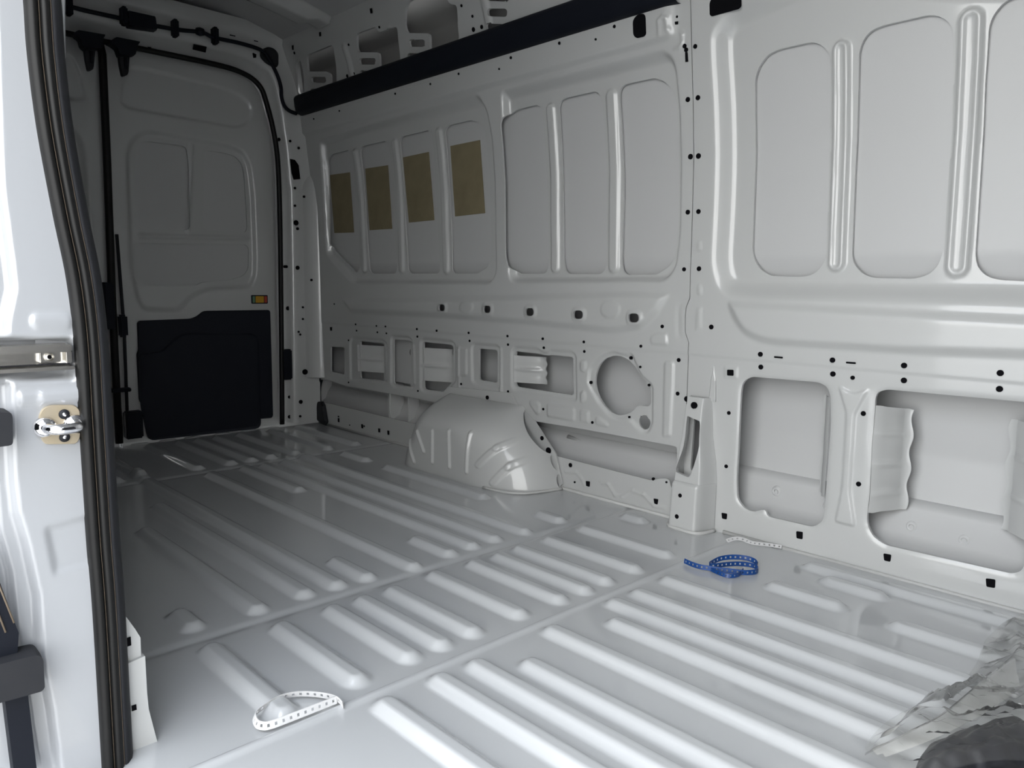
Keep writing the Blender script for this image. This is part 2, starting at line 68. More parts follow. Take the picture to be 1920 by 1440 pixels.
door_trim = [(1.1136, 0.5279), (1.1219, 0.5371), (1.3396, 0.541), (1.3686, 0.5508), (1.3983, 0.5735), (1.4159, 0.5761), (1.7168, 0.5767), (1.7252, 0.5692), (1.7257, 0.0549), (1.7187, 0.0448), (1.6656, 0.0469), (1.1912, 0.051), (1.1698, 0.0611), (1.1598, 0.0795), (1.1547, 0.1485), (1.1476, 0.1691), (1.1318, 0.1752), (1.1108, 0.1784), (1.1052, 0.1929), (1.1049, 0.3935), (1.1119, 0.4097)]
door_trim_in = [(1.1101, 0.3932), (1.2006, 0.397), (1.2288, 0.421), (1.2689, 0.4591), (1.3088, 0.4777), (1.6198, 0.4675), (1.6482, 0.4544), (1.6571, 0.4264), (1.6544, 0.0027), (1.1298, 0.0088), (1.1057, 0.1817)]
door_corner = [(1.0807, 0.1505), (1.1201, 0.1492), (1.1301, 0.1369), (1.126, 0.0436), (1.0784, 0.0439)]
sticker = [(1.6329, 0.6471), (1.7156, 0.6491), (1.7144, 0.6081), (1.633, 0.6061)]
gap = [(1.0138, 1.6952), (1.0295, 1.6169), (1.0267, 1.1982), (1.0185, 0.6547), (1.0167, 0.3176), (1.0169, 0.0133)]
catch = [[(0.8982, 1.6478), (0.9156, 1.6635), (1.0141, 1.6681), (1.0055, 1.6501), (0.9999, 1.6148), (0.9401, 1.598), (0.9276, 1.6091), (0.9232, 1.6318)], [(1.0244, 1.6402), (1.0511, 1.6683), (1.1436, 1.6704), (1.1325, 1.6515), (1.1226, 1.6143), (1.0636, 1.5999), (1.055, 1.6266), (1.0397, 1.6355)]]
hook = [[(0.9405, 1.6121), (0.985, 1.6297), (0.9725, 1.5345), (0.9509, 1.5222), (0.9439, 1.5689)], [(1.0664, 1.6147), (1.1111, 1.6241), (1.101, 1.5391), (1.0761, 1.526), (1.0684, 1.574)]]
cable = [(0.8204, 1.7352), (0.8868, 1.7402), (0.9475, 1.7396), (1.0784, 1.7413), (1.1468, 1.7412), (1.2906, 1.7495), (1.3911, 1.7617), (1.4482, 1.7527), (1.5675, 1.7545), (1.6619, 1.7452)]
clips = [(0.8875, 1.7431), (1.0834, 1.7535), (1.2824, 1.7529), (1.4511, 1.7611)]
cbox = [(1.0938, 1.7768), (1.2038, 1.7791), (1.2098, 1.7266), (1.0989, 1.7174)]
lump = [(1.3849, 1.7625)]
grommet = [(1.6679, 1.7401), (1.6786, 1.7607), (1.7098, 1.7789), (1.7407, 1.7763), (1.7595, 1.7593), (1.7581, 1.7076), (1.7435, 1.6906), (1.6974, 1.7047), (1.6724, 1.7227)]
hdrhole = [[(1.3715, 1.717), (1.4274, 1.7178), (1.4219, 1.693), (1.3662, 1.6942)], [(1.6349, 1.7342), (1.6427, 1.744), (1.6541, 1.7382), (1.652, 1.7194), (1.6393, 1.7159)], [(1.5318, 1.7929), (1.5572, 1.7932), (1.5571, 1.7896), (1.5331, 1.7887)], [(1.6442, 1.7932), (1.6633, 1.7937), (1.6632, 1.7905), (1.6451, 1.7897)], [(1.1817, 1.6653), (1.1963, 1.6664), (1.1949, 1.6632), (1.1824, 1.6626)]]
framehole = [(1.8152, 1.295), (1.8401, 1.2931), (1.8591, 1.2704), (1.8661, 1.2061), (1.8323, 1.2001), (1.8219, 1.2289)]
ccable = [(-3.4, 1.6619, 1.7452), (-3.39, 1.6996, 1.7142), (-3.39, 1.722, 1.6814), (-3.39, 1.7419, 1.6431), (-3.39, 1.754, 1.6005), (-3.395, 1.7582, 1.5618), (-3.4, 1.7732, 1.527), (-3.405, 1.8022, 1.5085), (-3.41, 1.8403, 1.5033)]
fdots = [((1.8357, 0.9966), 0.013, -3.44), ((1.8435, 0.9692), 0.007, -3.44), ((1.8341, 1.1602), 0.006, -3.44), ((1.8321, 1.0772), 0.006, -3.44), ((1.8757, 1.1231), 0.006, -3.43), ((1.862, 0.2709), 0.014, -3.43), ((1.8353, 0.1231), 0.01, -3.43), ((1.8307, 0.0509), 0.006, -3.43), ((1.8016, 0.1445), 0.008, -3.48), ((1.7991, 0.0449), 0.009, -3.48), ((1.8337, 0.782), 0.01, -3.43), ((1.8041, 0.5844), 0.01, -3.48), ((1.7924, 0.7864), 0.007, -3.48), ((1.8008, 0.7866), 0.007, -3.48), ((1.8402, 0.4574), 0.005, -3.43), ((1.832, 0.4708), 0.005, -3.43), ((1.7778, 1.3835), 0.008, -3.48), ((1.8145, 1.3763), 0.006, -3.44), ((1.8528, 1.3482), 0.006, -3.43), ((1.9015, 0.724), 0.006, -3.42), ((1.8577, 0.5906), 0.005, -3.43), ((1.8564, 0.5331), 0.005, -3.43)]
jseal = [(0.2493, 1.0923), (0.2511, 1.0552), (0.2515, 0.9917), (0.2569, 0.9015), (0.269, 0.7954), (0.2801, 0.7127), (0.2851, 0.6271), (0.2854, 0.5099), (0.2862, 0.3584), (0.2883, 0.2404), (0.2885, 0.037), (0.2886, -0.0472)]
jgroove = [(0.2255, 1.0856), (0.2243, 1.0484), (0.22, 0.9217), (0.2175, 0.8244), (0.2231, 0.7252), (0.2244, 0.6981), (0.2144, 0.6573), (0.2112, 0.6232)]
jlow = [(0.2126, 0.5781), (0.2097, 0.5189), (0.2085, 0.4479), (0.2102, 0.4043), (0.2185, 0.3585), (0.2278, 0.2813), (0.2263, 0.1976), (0.2347, 0.1163), (0.2401, 0.0094)]
jlow2 = [(0.1877, 0.5215), (0.1892, 0.4512), (0.1896, 0.3797), (0.1991, 0.3191), (0.2008, 0.2441), (0.2078, 0.1502), (0.2127, 0.07), (0.2187, 0.0034)]
jpocket = [(0.1779, 0.6367), (0.2853, 0.6314), (0.2888, 0.6124), (0.288, 0.5833), (0.2822, 0.5735), (0.1744, 0.5804)]
striker = [(0.2424, 0.5402), (0.2519, 0.5435), (0.2805, 0.5407), (0.286, 0.5335), (0.2846, 0.4951), (0.2796, 0.4868), (0.2428, 0.4911), (0.2388, 0.4974), (0.2355, 0.5158), (0.2376, 0.5314)]
stscrew = [(0.2664, 0.5297), (0.2653, 0.4983)]
stloop = [(0.2399, 0.5232), (0.2694, 0.5211)]
rscrew = (0.2554, 0.6056)
bump = [[(0.173, 0.5476), (0.2008, 0.5434), (0.2022, 0.5378), (0.2005, 0.5003), (0.17, 0.4997)], [(0.1527, 0.2199), (0.1904, 0.2198), (0.2127, 0.2181), (0.2179, 0.2104), (0.2174, 0.1682), (0.2134, 0.1644), (0.1494, 0.1669)]]
dark = [[(0.1585, 0.3776), (0.1757, 0.3347), (0.1918, 0.2613), (0.1957, 0.2454), (0.1921, 0.2154), (0.1485, 0.2174)], [(0.1741, 0.164), (0.2011, 0.1611), (0.2028, 0.1147), (0.206, 0.0278), (0.1788, 0.0408)]]
post = [(0.3092, 0.2681), (0.333, 0.222), (0.3501, 0.1883), (0.3569, 0.1726), (0.3566, 0.1472), (0.3603, 0.1442), (0.3606, 0.0837), (0.3618, 0.0571), (0.3731, -0.0077), (0.3207, -0.0212), (0.2918, -0.008)]
postsq = [[(0.3361, 0.1785), (0.3429, 0.1788), (0.343, 0.1653), (0.3362, 0.165)], [(0.3372, 0.0729), (0.344, 0.0728), (0.3443, 0.064), (0.3375, 0.0641)]]
pstrip = [(0.3078, 1.1141), (0.305, 1.0738), (0.2977, 0.9377), (0.296, 0.8477), (0.2947, 0.763), (0.3048, 0.6546)]
wstrap = [(-1.0467, 0.6285), (-1.073, 0.6312), (-1.1043, 0.6167), (-1.1318, 0.5915), (-1.1424, 0.5625), (-1.1346, 0.5299), (-1.1213, 0.5051), (-1.0968, 0.4963), (-1.0817, 0.4998), (-1.0731, 0.5136), (-1.0704, 0.5585), (-1.0693, 0.5967), (-1.0687, 0.6286)]
bstrap = [(-1.0502, 1.6362), (-1.0218, 1.6295), (-0.9987, 1.6301), (-0.9801, 1.6374), (-0.9565, 1.6485), (-0.9286, 1.6645), (-0.9023, 1.6828), (-0.8889, 1.7077), (-0.8934, 1.7294), (-0.914, 1.7369), (-0.9417, 1.7196), (-0.9621, 1.6897), (-0.9755, 1.661), (-0.9883, 1.6568), (-0.9913, 1.6742), (-0.9856, 1.7032), (-0.9668, 1.7301), (-0.9399, 1.7497), (-0.9165, 1.7514), (-0.9025, 1.7395)]
bstrap2 = [(-0.9783, 1.6407), (-0.955, 1.6336), (-0.9299, 1.6291), (-0.9152, 1.6353), (-0.9078, 1.6539), (-0.909, 1.6753), (-0.9149, 1.6986)]
cstrap = [(-1.0589, 1.8652), (-1.0489, 1.8891), (-1.0335, 1.8983), (-1.002, 1.8966), (-0.9642, 1.919), (-0.9337, 1.9318)]
bagfilm = [(-0.3974, 1.1154), (-0.3994, 1.1817), (-0.3805, 1.2636), (-0.3613, 1.3551), (-0.3612, 1.4681), (-0.365, 1.5764), (-0.3836, 1.6988), (-0.3817, 1.8262), (-0.3637, 1.92), (-0.2013, 1.92), (-0.1144, 1.3167), (-0.3134, 1.0684)]
bagdark = [(-0.3446, 1.2242), (-0.3276, 1.293), (-0.293, 1.3615), (-0.2821, 1.4098), (-0.2653, 1.419), (-0.2193, 1.392), (-0.1397, 1.3156), (-0.203, 1.1336), (-0.3244, 1.0977)]
arch_beads = [[(-2.3915, 0.1023), (-2.3465, 0.0248)], [(-2.329, 0.1498), (-2.2852, 0.0775)], [(-2.2326, 0.1642), (-2.2324, 0.0453)], [(-2.1345, 0.1788), (-2.1306, 0.0454)], [(-2.0324, 0.1862), (-2.0339, 0.0456)]]
arch_grooves = [[(-1.98, 0.08), (-1.925, 0.145), (-1.892, 0.166)], [(-1.915, 0.025), (-1.872, 0.085), (-1.838, 0.107)]]
front_embs = [[(-1.2496, 0.8463), (-1.2373, 0.8505), (-1.228, 0.8396), (-1.2271, 0.8184), (-1.2375, 0.8125), (-1.2485, 0.8189)], [(-1.2441, 0.7221), (-1.2318, 0.7268), (-1.2205, 0.7146), (-1.2212, 0.6931), (-1.2316, 0.6852), (-1.2427, 0.6927)], [(-1.2374, 0.6572), (-1.2161, 0.6609), (-1.2145, 0.5913), (-1.2392, 0.5806)]]
rear_recess = [(-1.3172, 0.666), (-1.2839, 0.6763), (-1.2783, 0.5531), (-1.3124, 0.5574)]
sill_curves = [[(-1.7504, 0.0668), (-1.7008, 0.073), (-1.6758, 0.0558), (-1.6589, 0.0341)], [(-1.5889, 0.0575), (-1.5585, 0.0605), (-1.5271, 0.0276), (-1.4975, 0.0279), (-1.4553, 0.0576), (-1.4128, 0.0548), (-1.3701, 0.0262), (-1.3299, 0.0295)]]
u_curve = [[(-1.3672, 1.4264), (-1.3676, 1.4654), (-1.3548, 1.4722), (-1.3426, 1.4663), (-1.3396, 1.4368), (-1.3338, 1.4275)], [(-1.3013, 1.4239), (-1.2967, 1.415), (-1.2983, 1.393), (-1.3067, 1.385), (-1.3231, 1.3844)]]
fold_top = [(-0.3943, 1.1279, 0.02), (-0.3639, 1.2073, 0.035), (-0.3366, 1.2744, 0.05), (-0.323, 1.4032, 0.055), (-0.3115, 1.5887, 0.05)]
fold_bot = [(-0.3705, 1.1429, 0.018), (-0.3294, 1.1808, 0.045), (-0.3004, 1.2377, 0.06), (-0.2807, 1.333, 0.06), (-0.2703, 1.4484, 0.055)]
squares_rear = [[(-1.3359, 0.2761), (-1.3208, 0.2766), (-1.3195, 0.26), (-1.3346, 0.2584)], [(-1.6539, 0.0508), (-1.6356, 0.0525), (-1.6365, 0.0337), (-1.6517, 0.0337)], [(-1.3726, 0.05), (-1.355, 0.0509), (-1.3569, 0.0332), (-1.3691, 0.034)], [(-1.4562, 1.4848), (-1.4415, 1.4964), (-1.411, 1.4951), (-1.4111, 1.4388), (-1.4183, 1.4337), (-1.4447, 1.4341), (-1.4566, 1.4449)]]
squares_front = [[(-1.1297, 0.482), (-1.1095, 0.4832), (-1.1088, 0.466), (-1.129, 0.4651)], [(-1.1298, 0.06), (-1.1113, 0.061), (-1.112, 0.0437), (-1.1271, 0.0429)], [(-0.9017, 0.061), (-0.8834, 0.0631), (-0.883, 0.0423), (-0.8995, 0.0416)], [(-0.6743, 0.0599), (-0.6557, 0.0613), (-0.6565, 0.0427), (-0.6713, 0.0423)], [(-0.4494, 0.0616), (-0.4304, 0.0643), (-0.4294, 0.0443), (-0.4464, 0.0425)], [(-0.9895, 0.5314), (-0.9645, 0.5314), (-0.9643, 0.5266), (-0.9892, 0.5266)], [(-0.7959, 0.5322), (-0.7715, 0.5323), (-0.7713, 0.5279), (-0.7956, 0.5276)], [(-1.2061, 1.4757), (-1.1983, 1.486), (-1.1114, 1.4727), (-1.1118, 1.4448), (-1.1189, 1.4406), (-1.1994, 1.4407), (-1.2061, 1.4453)]]
trays = [[(-3.3125, 1.3798), (-2.1806, 1.4166), (-2.1293, 1.3412), (-2.1135, 1.2384), (-2.1109, 0.9817), (-2.1058, 0.7561), (-2.141, 0.7125), (-3.0956, 0.7063), (-3.3285, 0.8404), (-3.339, 1.094)], [(-2.051, 1.4271), (-1.3801, 1.413), (-1.322, 1.3589), (-1.3106, 1.2282), (-1.3033, 0.8728), (-1.3159, 0.7656), (-1.3541, 0.7259), (-2.0476, 0.7172), (-2.0511, 0.8945), (-2.0579, 1.2769)], [(-1.2116, 1.4059), (-1.213, 1.3506), (-1.2046, 1.1869), (-1.2002, 0.9681), (-1.204, 0.7725), (-1.1704, 0.6895), (-1.0828, 0.675), (-0.446, 0.6747), (-0.3404, 0.667), (-0.3948, 1.3508), (-0.9558, 1.498), (-1.1632, 1.4551)]]
belts = [[(-3.2012, 0.6373), (-1.4486, 0.7039), (-1.3261, 0.6976), (-1.3656, 0.6291), (-1.4333, 0.5735), (-1.5492, 0.557), (-1.9129, 0.567), (-2.43, 0.5725), (-2.8467, 0.5696), (-3.1098, 0.5646)], [(-1.1462, 0.6824), (-0.3404, 0.667), (-0.3316, 0.5674), (-0.656, 0.556), (-1.0124, 0.555), (-1.0856, 0.577), (-1.13, 0.6303)]]

# ---------------------------------------------------------------- materials
def mat(name, rgb, rough=0.5, metal=0.0, coat=0.0, coat_rough=0.05, noise=None, bump=None, spec=0.5):
    m = bpy.data.materials.new(name); m.use_nodes = True
    n = m.node_tree.nodes; b = n['Principled BSDF']; lk = m.node_tree.links
    b.inputs['Base Color'].default_value = (*rgb, 1); b.inputs['Roughness'].default_value = rough
    b.inputs['Metallic'].default_value = metal; b.inputs['Coat Weight'].default_value = coat
    b.inputs['Coat Roughness'].default_value = coat_rough; b.inputs['Specular IOR Level'].default_value = spec
    tcn = n.new('ShaderNodeTexCoord')
    if noise:
        sc, amt, rgb2 = noise
        t = n.new('ShaderNodeTexNoise'); t.inputs['Scale'].default_value = sc; t.inputs['Detail'].default_value = 5
        lk.new(tcn.outputs['Object'], t.inputs['Vector'])
        mxn = n.new('ShaderNodeMix'); mxn.data_type = 'RGBA'
        mr = n.new('ShaderNodeMapRange'); mr.inputs[1].default_value = 0.4; mr.inputs[2].default_value = 0.75; mr.inputs[4].default_value = amt
        lk.new(t.outputs['Fac'], mr.inputs[0]); lk.new(mr.outputs[0], mxn.inputs[0])
        mxn.inputs[6].default_value = (*rgb, 1); mxn.inputs[7].default_value = (*rgb2, 1)
        lk.new(mxn.outputs[2], b.inputs['Base Color'])
    if bump:
        sc, st = bump
        t = n.new('ShaderNodeTexNoise'); t.inputs['Scale'].default_value = sc; t.inputs['Detail'].default_value = 3
        lk.new(tcn.outputs['Object'], t.inputs['Vector'])
        bp = n.new('ShaderNodeBump'); bp.inputs['Strength'].default_value = st; bp.inputs['Distance'].default_value = 0.002
        lk.new(t.outputs['Fac'], bp.inputs['Height']); lk.new(bp.outputs[0], b.inputs['Normal'])
    return m
PAINT = mat('white_van_paint', (0.43, 0.435, 0.43), 0.42, coat=0.7, coat_rough=0.07, bump=(90, 0.05))
PAINT_FLOOR = mat('white_floor_paint', (0.43, 0.44, 0.448), 0.35, coat=1.0, coat_rough=0.05, noise=(3.0, 0.25, (0.39, 0.40, 0.408)), bump=(14, 0.06))
PAINT_SKIN = mat('white_skin_paint', (0.43, 0.433, 0.433), 0.5, coat=0.15, coat_rough=0.25, bump=(120, 0.05))
PAINT_GLOSS = mat('white_outer_paint', (0.30, 0.31, 0.325), 0.35, coat=1.0, coat_rough=0.03)
BLACK = mat('black_plastic', (0.006, 0.0075, 0.012), 0.55, bump=(200, 0.1), spec=0.15)
TRIM = mat('navy_black_trim', (0.006, 0.008, 0.014), 0.65, bump=(300, 0.15), spec=0.25)
HOLE = mat('painted_hole_shade', (0.004, 0.004, 0.005), 0.9, spec=0.05)  # near-black colour stands in for the shade inside holes
RUBBER = mat('black_rubber', (0.005, 0.005, 0.005), 0.45, noise=(40, 0.3, (0.009, 0.009, 0.009)), spec=0.22)
RUBBER_GREY = mat('grey_rubber', (0.014, 0.015, 0.018), 0.65, noise=(30, 0.4, (0.02, 0.02, 0.023)), spec=0.25)
STEEL = mat('brushed_steel', (0.72, 0.70, 0.66), 0.28, metal=1.0, noise=(60, 0.4, (0.5, 0.49, 0.47)))
CHROME = mat('chrome', (0.8, 0.8, 0.82), 0.08, metal=1.0)
ZINC = mat('yellow_zinc', (0.46, 0.39, 0.28), 0.38, metal=0.5, noise=(50, 0.5, (0.42, 0.38, 0.32)))
PAD = mat('brown_damping_pad', (0.20, 0.17, 0.105), 0.75, noise=(14, 0.6, (0.15, 0.125, 0.075)), bump=(60, 0.25), spec=0.2)
BLUE = mat('blue_plastic', (0.004, 0.045, 0.19), 0.4)
WHITEP = mat('white_plastic', (0.55, 0.55, 0.55), 0.4)
SEALER = mat('white_seam_sealer', (0.45, 0.45, 0.44), 0.5, bump=(60, 0.3))
AMBER = mat('amber_film', (0.45, 0.24, 0.012), 0.4); REDF = mat('red_film', (0.35, 0.04, 0.02), 0.4); GREENF = mat('green_film', (0.10, 0.20, 0.12), 0.4)
TAN = mat('tan_line', (0.16, 0.125, 0.09), 0.5)
FABRIC = mat('charcoal_plastic_sheet', (0.015, 0.016, 0.021), 0.45, bump=(25, 0.5), noise=(8, 0.5, (0.028, 0.029, 0.035)))
SKIN_SHADE = mat('shade_painted_skin', (0.24, 0.235, 0.23), 0.6, bump=(120, 0.05), spec=.3)  # darker grey paints the shade seen through the upper cut-outs
DARK_ABSORBER = mat('bulkhead_light_absorber', (0.05, 0.05, 0.055), 0.9, bump=(300, .3), spec=.1)  # dark finish added to soak up light on the unseen bulkhead
GROUND = mat('pale_concrete', (0.45, 0.44, 0.42), 0.9, noise=(6, 0.4, (0.36, 0.35, 0.34)))
FILM = bpy.data.materials.new('clear_film'); FILM.use_nodes = True
fn = FILM.node_tree.nodes; fl = FILM.node_tree.links; fn.clear()
fo = fn.new('ShaderNodeOutputMaterial'); tr = fn.new('ShaderNodeBsdfTransparent'); gl = fn.new('ShaderNodeBsdfGlossy'); df = fn.new('ShaderNodeBsdfDiffuse')
gl.inputs['Roughness'].default_value = 0.06; df.inputs['Color'].default_value = (0.60, 0.595, 0.575, 1); tr.inputs['Color'].default_value = (0.94, 0.94, 0.93, 1)
lw = fn.new('ShaderNodeLayerWeight'); lw.inputs['Blend'].default_value = 0.12
m1 = fn.new('ShaderNodeMixShader'); m2 = fn.new('ShaderNodeMixShader'); m1.inputs[0].default_value = 0.05
fl.new(tr.outputs[0], m1.inputs[1]); fl.new(df.outputs[0], m1.inputs[2])
fl.new(lw.outputs['Fresnel'], m2.inputs[0]); fl.new(m1.outputs[0], m2.inputs[1]); fl.new(gl.outputs[0], m2.inputs[2]); fl.new(m2.outputs[0], fo.inputs[0])

# ---------------------------------------------------------------- helpers
def tag(o, label=None, cat=None, group=None, kind=None):
    if label: o['label'] = label
    if cat: o['category'] = cat
    if group: o['group'] = group
    if kind: o['kind'] = kind
    return o
def empty(name, loc=(0, 0, 0)):
    o = bpy.data.objects.new(name, None); o.location = loc; o.empty_display_size = 0.05; col.objects.link(o); return o
def link(name, me, m, parent=None, loc=None):
    me.materials.append(m)
    o = bpy.data.objects.new(name, me); col.objects.link(o)
    if loc is not None: o.location = loc
    if parent is not None:
        o.parent = parent
        o.location = Vector(o.location) - Vector(parent.location) - (Vector(parent.parent.location) if parent.parent else Vector())
    return o
def mesh(name, V, F, m, parent=None, smooth=True, origin=None):
    V = np.asarray(V, dtype=float)
    if origin is None: origin = V.mean(axis=0) if parent is None else (0, 0, 0)
    V = V - np.asarray(origin)
    me = bpy.data.meshes.new(name)
    if isinstance(F, np.ndarray):
        nf = len(F); k = F.shape[1]
        me.vertices.add(len(V)); me.vertices.foreach_set('co', V.astype(np.float32).ravel())
        me.loops.add(nf * k); me.loops.foreach_set('vertex_index', F.astype(np.int32).ravel())
        me.polygons.add(nf); me.polygons.foreach_set('loop_start', np.arange(0, nf * k, k, dtype=np.int32))
        me.update(calc_edges=True); me.validate()
    else:
        me.from_pydata([tuple(v) for v in V], [], [tuple(f) for f in F]); me.update()
    me.polygons.foreach_set('use_smooth', [smooth] * len(me.polygons))
    return link(name, me, m, parent, origin)
def rnd_poly(P, r, n=5):
    """fillet the corners of a polygon"""
    P = [np.array(p, float) for p in P]; out = []
    for i in range(len(P)):
        a, b, c = P[i - 1], P[i], P[(i + 1) % len(P)]
        u, v = a - b, c - b; lu, lv = np.linalg.norm(u), np.linalg.norm(v)
        q = min(r, lu * .45, lv * .45); p0 = b + u / lu * q; p1 = b + v / lv * q
        for k in range(n + 1):
            t = k / n; out.append((1 - t) ** 2 * p0 + 2 * t * (1 - t) * b + t * t * p1)
    return np.array(out)
def sdf(P, S, T):
    """signed distance to polygon P (negative inside) and the nearest boundary point"""
    P = np.asarray(P, float); A = P; Bq = np.roll(P, -1, axis=0)
    best = np.full(S.shape, 1e9); nx = np.zeros_like(S); ny = np.zeros_like(S); ins = np.zeros(S.shape, bool)
    for a, b in zip(A, Bq):
        dx, dy = b - a; L = dx * dx + dy * dy + 1e-18
        t = np.clip(((S - a[0]) * dx + (T - a[1]) * dy) / L, 0, 1)
        qx, qy = a[0] + t * dx, a[1] + t * dy; q = (S - qx) ** 2 + (T - qy) ** 2
        w = q < best; best = np.where(w, q, best); nx = np.where(w, qx, nx); ny = np.where(w, qy, ny)
        c = ((a[1] > T) != (b[1] > T)) & (S < (b[0] - a[0]) * (T - a[1]) / (b[1] - a[1] + 1e-18) + a[0]); ins ^= c
    dd = np.sqrt(best); return np.where(ins, -dd, dd), nx, ny
def sstep(x): x = np.clip(x, 0, 1); return x * x * (3 - 2 * x)
def ramp(x, k=.18):
    x = np.clip(x, 0, 1)  # straight flank with short rounded ends
    return np.where(x < k, x * x / (2 * k), np.where(x > 1 - k, (1 - k) - (1 - x) ** 2 / (2 * k), x - k / 2)) / (1 - k)
def poly(P, h, w, r=0.0, ztop=None): return ('poly', rnd_poly(P, r) if r else np.array(P, float), h, w, ztop)
def cap(a, b, rad, h, w): return ('cap', np.array(a, float), np.array(b, float), rad, h, w)
def height(shapes, S, T):
    H = np.zeros_like(S)
    for s in shapes:
        if s[0] == 'poly':
            P = s[1]; k = np.where((S > P[:, 0].min()) & (S < P[:, 0].max()) & (T > P[:, 1].min()) & (T < P[:, 1].max()))[0]
            if not len(k): continue
            dd, _, _ = sdf(P, S[k], T[k]); f = sstep(-dd / s[3])
            if s[4]: f = f * sstep((s[4][0] - T[k]) / (s[4][0] - s[4][1]))
            H[k] += s[2] * f
        elif s[0] == 'cap':
            a, b, rad = s[1], s[2], s[3]; lo = np.minimum(a, b) - rad; hi = np.maximum(a, b) + rad
            k = np.where((S > lo[0]) & (S < hi[0]) & (T > lo[1]) & (T < hi[1]))[0]
            if not len(k): continue
            ab = b - a; t = np.clip(((S[k] - a[0]) * ab[0] + (T[k] - a[1]) * ab[1]) / (ab @ ab), 0, 1)
            dd = np.hypot(S[k] - a[0] - t * ab[0], T[k] - a[1] - t * ab[1]) - rad
            H[k] += s[4] * (ramp if s[5] > .02 else sstep)(-dd / s[5])
        else: H += s[1](S, T)
    return H
def sheet(name, sr, tr_, shapes, holes, fmap, m, parent=None, flange=0.006, outline=None, warp=None, origin=None, lip=0.0):
    """a pressed sheet: grid with embossed shapes, real cut-outs and turned edges"""
    s = np.arange(sr[0], sr[1] + sr[2] * .5, sr[2]); t = np.arange(tr_[0], tr_[1] + tr_[2] * .5, tr_[2])
    S, T = [a.ravel() for a in np.meshgrid(s, t)]; ns_, nt_ = len(s), len(t)
    i = np.arange((nt_ - 1) * (ns_ - 1)); r, c = i // (ns_ - 1), i % (ns_ - 1); v0 = r * ns_ + c
    F = np.stack([v0, v0 + 1, v0 + 1 + ns_, v0 + ns_], 1)
    keep = np.ones(len(F), bool); cell = max(sr[2], tr_[2]); lipH = np.zeros_like(S)
    for P, out in [(np.asarray(h, float), False) for h in holes] + ([(np.asarray(outline, float), True)] if outline is not None else []):
        pad = 3 * cell + lip * 2
        if out: k = np.arange(len(S))
        else: k = np.where((S > P[:, 0].min() - pad) & (S < P[:, 0].max() + pad) & (T > P[:, 1].min() - pad) & (T < P[:, 1].max() + pad))[0]
        dd, qx, qy = sdf(P, S[k], T[k]); q = np.abs(dd) < .56 * cell
        S[k[q]] = qx[q]; T[k[q]] = qy[q]
        cs, ct = S[F].mean(1), T[F].mean(1)
        if out: dc, _, _ = sdf(P, cs, ct); keep &= dc < 0
        else:
            kk = np.where((cs > P[:, 0].min()) & (cs < P[:, 0].max()) & (ct > P[:, 1].min()) & (ct < P[:, 1].max()))[0]
            dc, _, _ = sdf(P, cs[kk], ct[kk]); keep[kk[dc < 0]] = False
            if lip and len(P) > 70: dl, _, _ = sdf(P, S[k], T[k]); lipH[k] = np.maximum(lipH[k], np.exp(-np.maximum(dl, 0) / lip))
    gone = np.zeros(len(S), bool); gone[F[~keep].ravel()] = True
    F = F[keep]
    here = np.zeros(len(S), bool); here[F.ravel()] = True
    edge_v = np.where(here & gone)[0]
    if len(edge_v):
        bd = np.full(len(edge_v), 1e9); bx = S[edge_v].copy(); by = T[edge_v].copy()
        for P in list(holes) + ([outline] if outline is not None else []):
            P = np.asarray(P, float)
            kk = np.where((bx > P[:, 0].min() - 2 * cell) & (bx < P[:, 0].max() + 2 * cell) & (by > P[:, 1].min() - 2 * cell) & (by < P[:, 1].max() + 2 * cell))[0]
            if not len(kk): continue
            dd, qx, qy = sdf(P, S[edge_v[kk]], T[edge_v[kk]]); q = np.abs(dd) < bd[kk]
            bd[kk[q]] = np.abs(dd[q]); bx[kk[q]] = qx[q]; by[kk[q]] = qy[q]
        ok = bd < 1.5 * cell; S[edge_v[ok]] = bx[ok]; T[edge_v[ok]] = by[ok]
    ar = .5 * np.abs((S[F[:, 2]] - S[F[:, 0]]) * (T[F[:, 3]] - T[F[:, 1]]) - (S[F[:, 3]] - S[F[:, 1]]) * (T[F[:, 2]] - T[F[:, 0]]))
    F = F[ar > .16 * sr[2] * tr_[2]]  # drop slivers left along the cut edges
    H = height(shapes, S, T) - lipH * .004 * (lip > 0)
    if warp: S = S + warp(S, T)
    V = np.stack(fmap(S, T, H), 1)
    e = np.concatenate([F[:, [0, 1]], F[:, [1, 2]], F[:, [2, 3]], F[:, [3, 0]]])
    key = np.sort(e, 1); key = key[:, 0] * np.int64(len(V)) + key[:, 1]
    _, inv, cnt = np.unique(key, return_inverse=True, return_counts=True); be = e[cnt[inv] == 1]
    if flange and len(be):
        bv = np.unique(be); n = len(V); mp = np.zeros(n, np.int64); mp[bv] = np.arange(len(bv))
        V2 = np.stack(fmap(S[bv], T[bv], H[bv] - flange), 1)
        V = np.concatenate([V, V[bv], V2]); nb = len(bv)
        F = np.concatenate([F, np.stack([n + mp[be[:, 1]], n + mp[be[:, 0]], n + nb + mp[be[:, 0]], n + nb + mp[be[:, 1]]], 1)])
    used = np.unique(F); mp = np.zeros(len(V), np.int64); mp[used] = np.arange(len(used))
    return mesh(name, V[used], mp[F], m, parent, True, origin)
